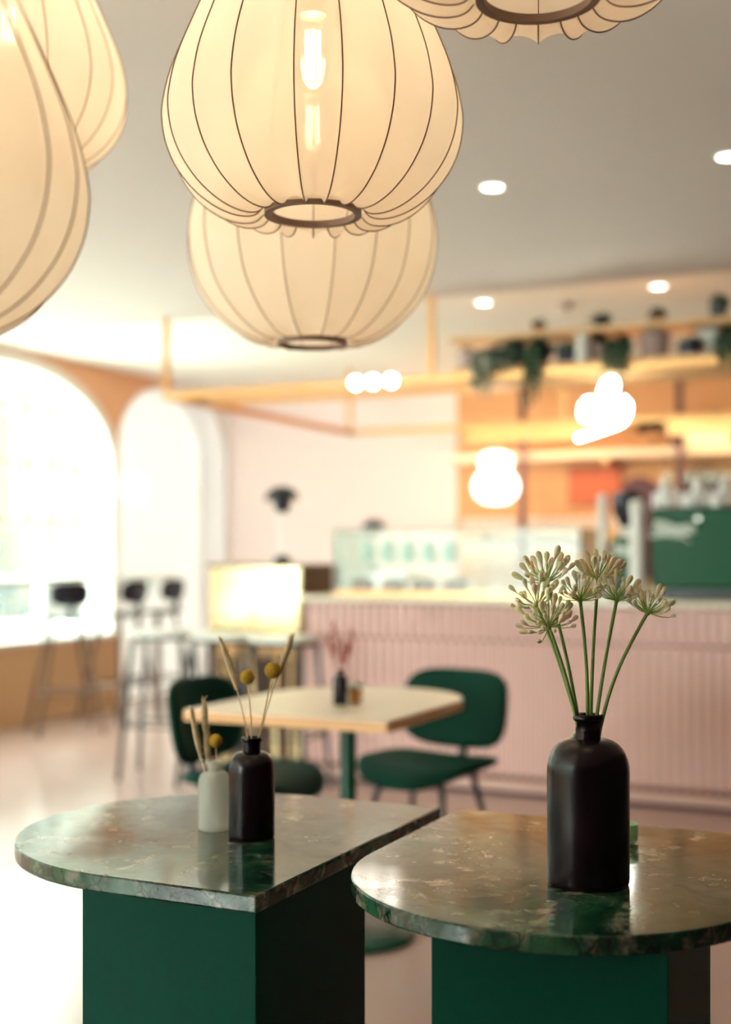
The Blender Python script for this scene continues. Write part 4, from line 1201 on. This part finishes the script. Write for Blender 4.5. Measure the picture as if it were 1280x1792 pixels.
wall_shelf('low wooden shelf with tumblers, lower of two behind the glass case', -3.70, -2.22, 1.185, 0.30, M['shelfwood'])
# two slim posts
for i, (px, lab) in enumerate(((1190, 'slim dark bronze post behind the neon sign side of the bar'), (915, 'slim dark bronze post behind the trailing plants'))):
    x = rowx(px, 9.38)
    t = thing('support_post', lab, 'post', (x, 9.38, 0.96))
    obj('shaft', box(NB(), -0.022, 0.022, -0.022, 0.022, 0.01, CEIL + 0.03 - 0.96), M['plum'], t, smooth=False)
    obj('foot_plate', box(NB(), -0.045, 0.045, -0.045, 0.045, 0, 0.01), M['plum'], t, smooth=False)
def make_cup():
    t = thing('shelf_cup', 'white ceramic cup in the long row on the upper cup shelf', 'cup', (0, 0, 0), group='white cups on the upper cup shelf')
    obj('cup_body', lathe(NB(), [(0, 0), (0.024, 0), (0.030, 0.01), (0.038, 0.10), (0.035, 0.10), (0.027, 0.012), (0, 0.01)], 20), M['cup'], t)
    return t
c0 = make_cup(); xs = [-3.64 + 0.094 * k for k in range(15)]
ORD = ['at the window end', 'second from the window end', 'third from the window end', 'fourth from the window end', 'fifth from the window end', 'sixth from the window end', 'seventh from the window end',
       'exactly midway in the row', 'seventh from the grinder end', 'sixth from the grinder end', 'fifth from the grinder end', 'fourth from the grinder end', 'third from the grinder end', 'second from the grinder end', 'at the grinder end']
for i, x in enumerate(xs):
    o = c0 if i == 0 else copy_tree(c0)
    o.location = (x, 9.68, 1.3755)
    o['label'] = 'white ceramic cup on the upper cup shelf, %s' % ORD[i]
g0 = thing('shelf_tumbler', 'pale tumbler on the lower cup shelf, at the very end on the window side', 'glass', (-3.64, 9.68, 1.1855), group='tumblers on the lower cup shelf')
obj('glass_body', lathe(NB(), [(0, 0), (0.027, 0), (0.033, 0.11), (0.031, 0.11), (0.025, 0.006), (0, 0.006)], 20), M['cup'], g0)
for i in range(1, 15):
    o = copy_tree(g0); o.location = (-3.64 + 0.094 * i, 9.68, 1.1855)
    o['label'] = 'pale tumbler on the lower cup shelf, %s' % ORD[i]

# opal pendant over the back counter
x = rowx(868, 9.3)
t = thing('opal_pendant', 'glowing white double-globe glass pendant over the back counter', 'lamp', (x, 9.3, 1.58))
obj('glass_globe', lathe(NB(), [(0, 0), (0.09, 0.01), (0.155, 0.06), (0.175, 0.13), (0.155, 0.20), (0.115, 0.245), (0.11, 0.27), (0.125, 0.31), (0.115, 0.36), (0.07, 0.395), (0, 0.40)], 40), M['lampwhite'], t)
obj('cord', tube(NB(), [(0, 0, 0.40), (0, 0, CEIL + 0.03 - 1.58)], 0.005, 8), M['brass'], t)
ld = bpy.data.lights.new('globe_light', 'POINT'); ld.energy = 6; ld.color = (1, 0.66, 0.33); ld.shadow_soft_size = 0.18
lo = bpy.data.objects.new('globe_light', ld); C.objects.link(lo); lo.parent = t; lo.location = (0, -0.25, 0.15)

# rust orange board and two plum arches on the wall
x0_, x1_ = rowx(996, 9.8), rowx(1086, 9.8)
t = thing('orange_wall_panel', 'rust orange panel hung on the warm wall under the cream shelf', 'wall panel', ((x0_ + x1_) / 2, 9.83, 1.73))
w_ = (x1_ - x0_) / 2
obj('board', box(NB(), -w_, w_, -0.02, 0.02, -0.15, 0.15), M['orange'], t, smooth=False)
obj('frame', box(NB(), -w_ - 0.012, w_ + 0.012, 0.0, 0.02, -0.162, 0.162), M['walnut'], t, smooth=False)
for i, (px, wv, zz) in enumerate(((1118, 0.17, 1.62), (1226, 0.21, 1.64))):
    x = rowx(px, 9.8)
    bm = NB(); K = 20
    outl = [(-wv, -0.62), (wv, -0.62)] + [(wv * math.cos(PI * k / K), wv * 1.0 * math.sin(PI * k / K)) for k in range(K + 1)]
    a_ = [bm.verts.new((px_, -0.012, pz_)) for px_, pz_ in outl]; b_ = [bm.verts.new((px_, 0.012, pz_)) for px_, pz_ in outl]
    bm.faces.new(a_); bm.faces.new(b_[::-1])
    for k in range(len(a_)): bm.faces.new((a_[k], b_[k], b_[(k + 1) % len(a_)], a_[(k + 1) % len(a_)]))
    tag(obj('arched_panel', bm, M['plum'], loc=(x, 9.835, zz), smooth=False), ['narrower dark plum arched panel on the warm wall above the grinder', 'wider dark plum arched panel on the warm wall above the green machine'][i], 'wall panel', 'plum arches on the bar wall')

# things standing on the cream shelf
lab = ['dark leafy plant on the high cream shelf, nearest the neon sign', 'small dark plant on the cream shelf in front of the bronze post', 'bushy dark plant on the cream shelf just past the bronze post', 'spreading dark plant on the cream shelf close to the picture edge']
for i, (px, r, h, s_) in enumerate(((1138, 0.035, 0.09, 0.085), (1180, 0.03, 0.08, 0.045), (1215, 0.04, 0.09, 0.075), (1264, 0.04, 0.08, 0.11))):
    x = rowx(px, 9.62); rnd = random.Random(50 + i)
    t = thing('shelf_plant', lab[i], 'plant', (x, 9.62, 1.9855), group='dark plants on the cream shelf')
    obj('pot', lathe(NB(), pot_shape(r, h), 20), M['pot_clay' if i % 2 == 0 else 'plum'], t)
    bm = NB(); leafball(bm, rnd, (0, 0, h + s_ * 0.4), s_, 150, 0.05)
    obj('foliage', bm, M['pot_black'], t)
# hanging stem glasses under the cream shelf
g = thing('stem_glass', 'upturned stem glass hanging in the row under the cream shelf', 'glass', (0, 0, 0), group='stem glasses under the cream shelf')
obj('bowl', lathe(NB(), [(0.006, -0.09), (0.03, -0.11), (0.036, -0.15), (0.03, -0.20), (0.028, -0.20), (0.034, -0.15), (0.004, -0.095)], 18), M['glass'], g)
obj('stem', tube(NB(), [(0, 0, -0.09), (0, 0, -0.004)], 0.004, 8), M['bronze'], g)
obj('glass_foot', lathe(NB(), [(0, 0), (0.033, 0), (0.033, -0.004), (0, -0.004)], 18), M['bronze'], g)
for i in range(8):
    o = g if i == 0 else copy_tree(g)
    o.location = (rowx(1168, 9.7) + 0.085 * i, 9.70, 1.925)
    o['label'] = 'upturned stem glass under the cream shelf, ' + ['beside the bronze post', 'second from the bronze post', 'third from the bronze post', 'fourth from the bronze post', 'fifth from the bronze post', 'sixth from the bronze post', 'seventh from the bronze post', 'farthest from the bronze post'][i]
# yellow strip lamp on the front of the cream shelf
x0_, x1_ = rowx(1202, 9.45), rowx(1276, 9.45)
t = thing('strip_lamp', 'short yellow-green glowing strip lamp in front of the cream shelf', 'lamp', ((x0_ + x1_) / 2, 9.47, 1.99))
for s_ in (-1, 1):
    obj('diffuser', tube(NB(), [(s_ * 0.002, 0, 0.042), (s_ * (x1_ - x0_) / 2, 0, 0.042)], 0.04, 16), M['strip'], t)
obj('mount', box(NB(), -0.14, 0.14, 0.035, 0.055, -0.0, 0.07), M['brass'], t, smooth=False)
# added fill lights, hidden from view, that warm the wall behind the bar
for x in (-2.9, -1.4, 0.1):
    t = thing('fill_light_bar', {-2.9: 'added warm fill light bar, hidden on the back rail above the white cups', -1.4: 'added warm fill light bar, hidden on the back rail above the green machine', 0.1: 'added warm fill light bar, hidden at the far end of the back rail'}[x], 'lamp', (x, 9.05, 2.10), group='added warm fill lights behind the bar')
    obj('housing', box(NB(), -0.5, 0.5, -0.117, 0.02, 0.012, 0.03), M['brass'], t, smooth=False)
    obj('diffuser', box(NB(), -0.48, 0.48, -0.015, 0.015, 0.0, 0.012), M['lampwhite'], t, smooth=False)
    obj('shield', box(NB(), -0.5, 0.5, -0.03, -0.022, -0.07, 0.012), M['brass'], t, smooth=False)
    ld = bpy.data.lights.new('bar_fill_light', 'AREA'); ld.shape = 'RECTANGLE'; ld.size = 1.3; ld.size_y = 0.05; ld.energy = 2.6; ld.color = (1, 0.62, 0.32)
    lo = bpy.data.objects.new('bar_fill_light', ld); C.objects.link(lo); lo.parent = t; lo.location = (0, 0.05, -0.03); lo.rotation_euler = (math.radians(50), 0, 0)

# ------------------------------------------------------------------ ceiling fittings
dl = ['ceiling downlight alone in the middle of the bare ceiling, beside the large silk lamp', 'ceiling downlight cut by the picture edge above the plants', 'ceiling downlight between the brass hanger and the first pots', 'ceiling downlight above the plants in the warm ceiling field']
spots = [(-1.64, 4.63), (-0.756, 4.63), (-2.49, 6.88), (-1.49, 6.86)]
for i, (x, y) in enumerate(spots):
    zc = CEIL + (0.03 if y > 6.5 else 0)
    t = thing('ceiling_downlight', dl[i], 'lamp', (x, y, zc), group='ceiling downlights')
    obj('trim_ring', lathe(NB(), [(0.040, -0.004), (0.050, -0.004), (0.052, 0.0), (0.040, 0.0)], 36, closed=True), M['cup'], t)
    obj('diffuser', lathe(NB(), [(0, -0.003), (0.040, -0.003), (0.040, 0.0), (0, 0.0)], 36), M['down'], t)
    ld = bpy.data.lights.new('spot', 'SPOT'); ld.energy = 14 if y > 6.5 else 8; ld.color = (1, 0.78, 0.55); ld.spot_size = math.radians(100); ld.spot_blend = 0.8; ld.shadow_soft_size = 0.05
    lo = bpy.data.objects.new('spot', ld); C.objects.link(lo); lo.parent = t; lo.location = (0, 0, -0.02)
x = rowx(988, 7.1)
t = thing('smoke_detector', 'small round detector on the warm ceiling above the plants', 'smoke detector', (x, 7.1, CEIL + 0.03))
obj('housing', lathe(NB(), [(0, -0.035), (0.035, -0.033), (0.048, -0.012), (0.05, 0), (0, 0)], 28), M['pot_pink'], t)
obj('sensor_cap', lathe(NB(), [(0, -0.042), (0.015, -0.041), (0.018, -0.034), (0, -0.034)], 20), M['cup'], t)
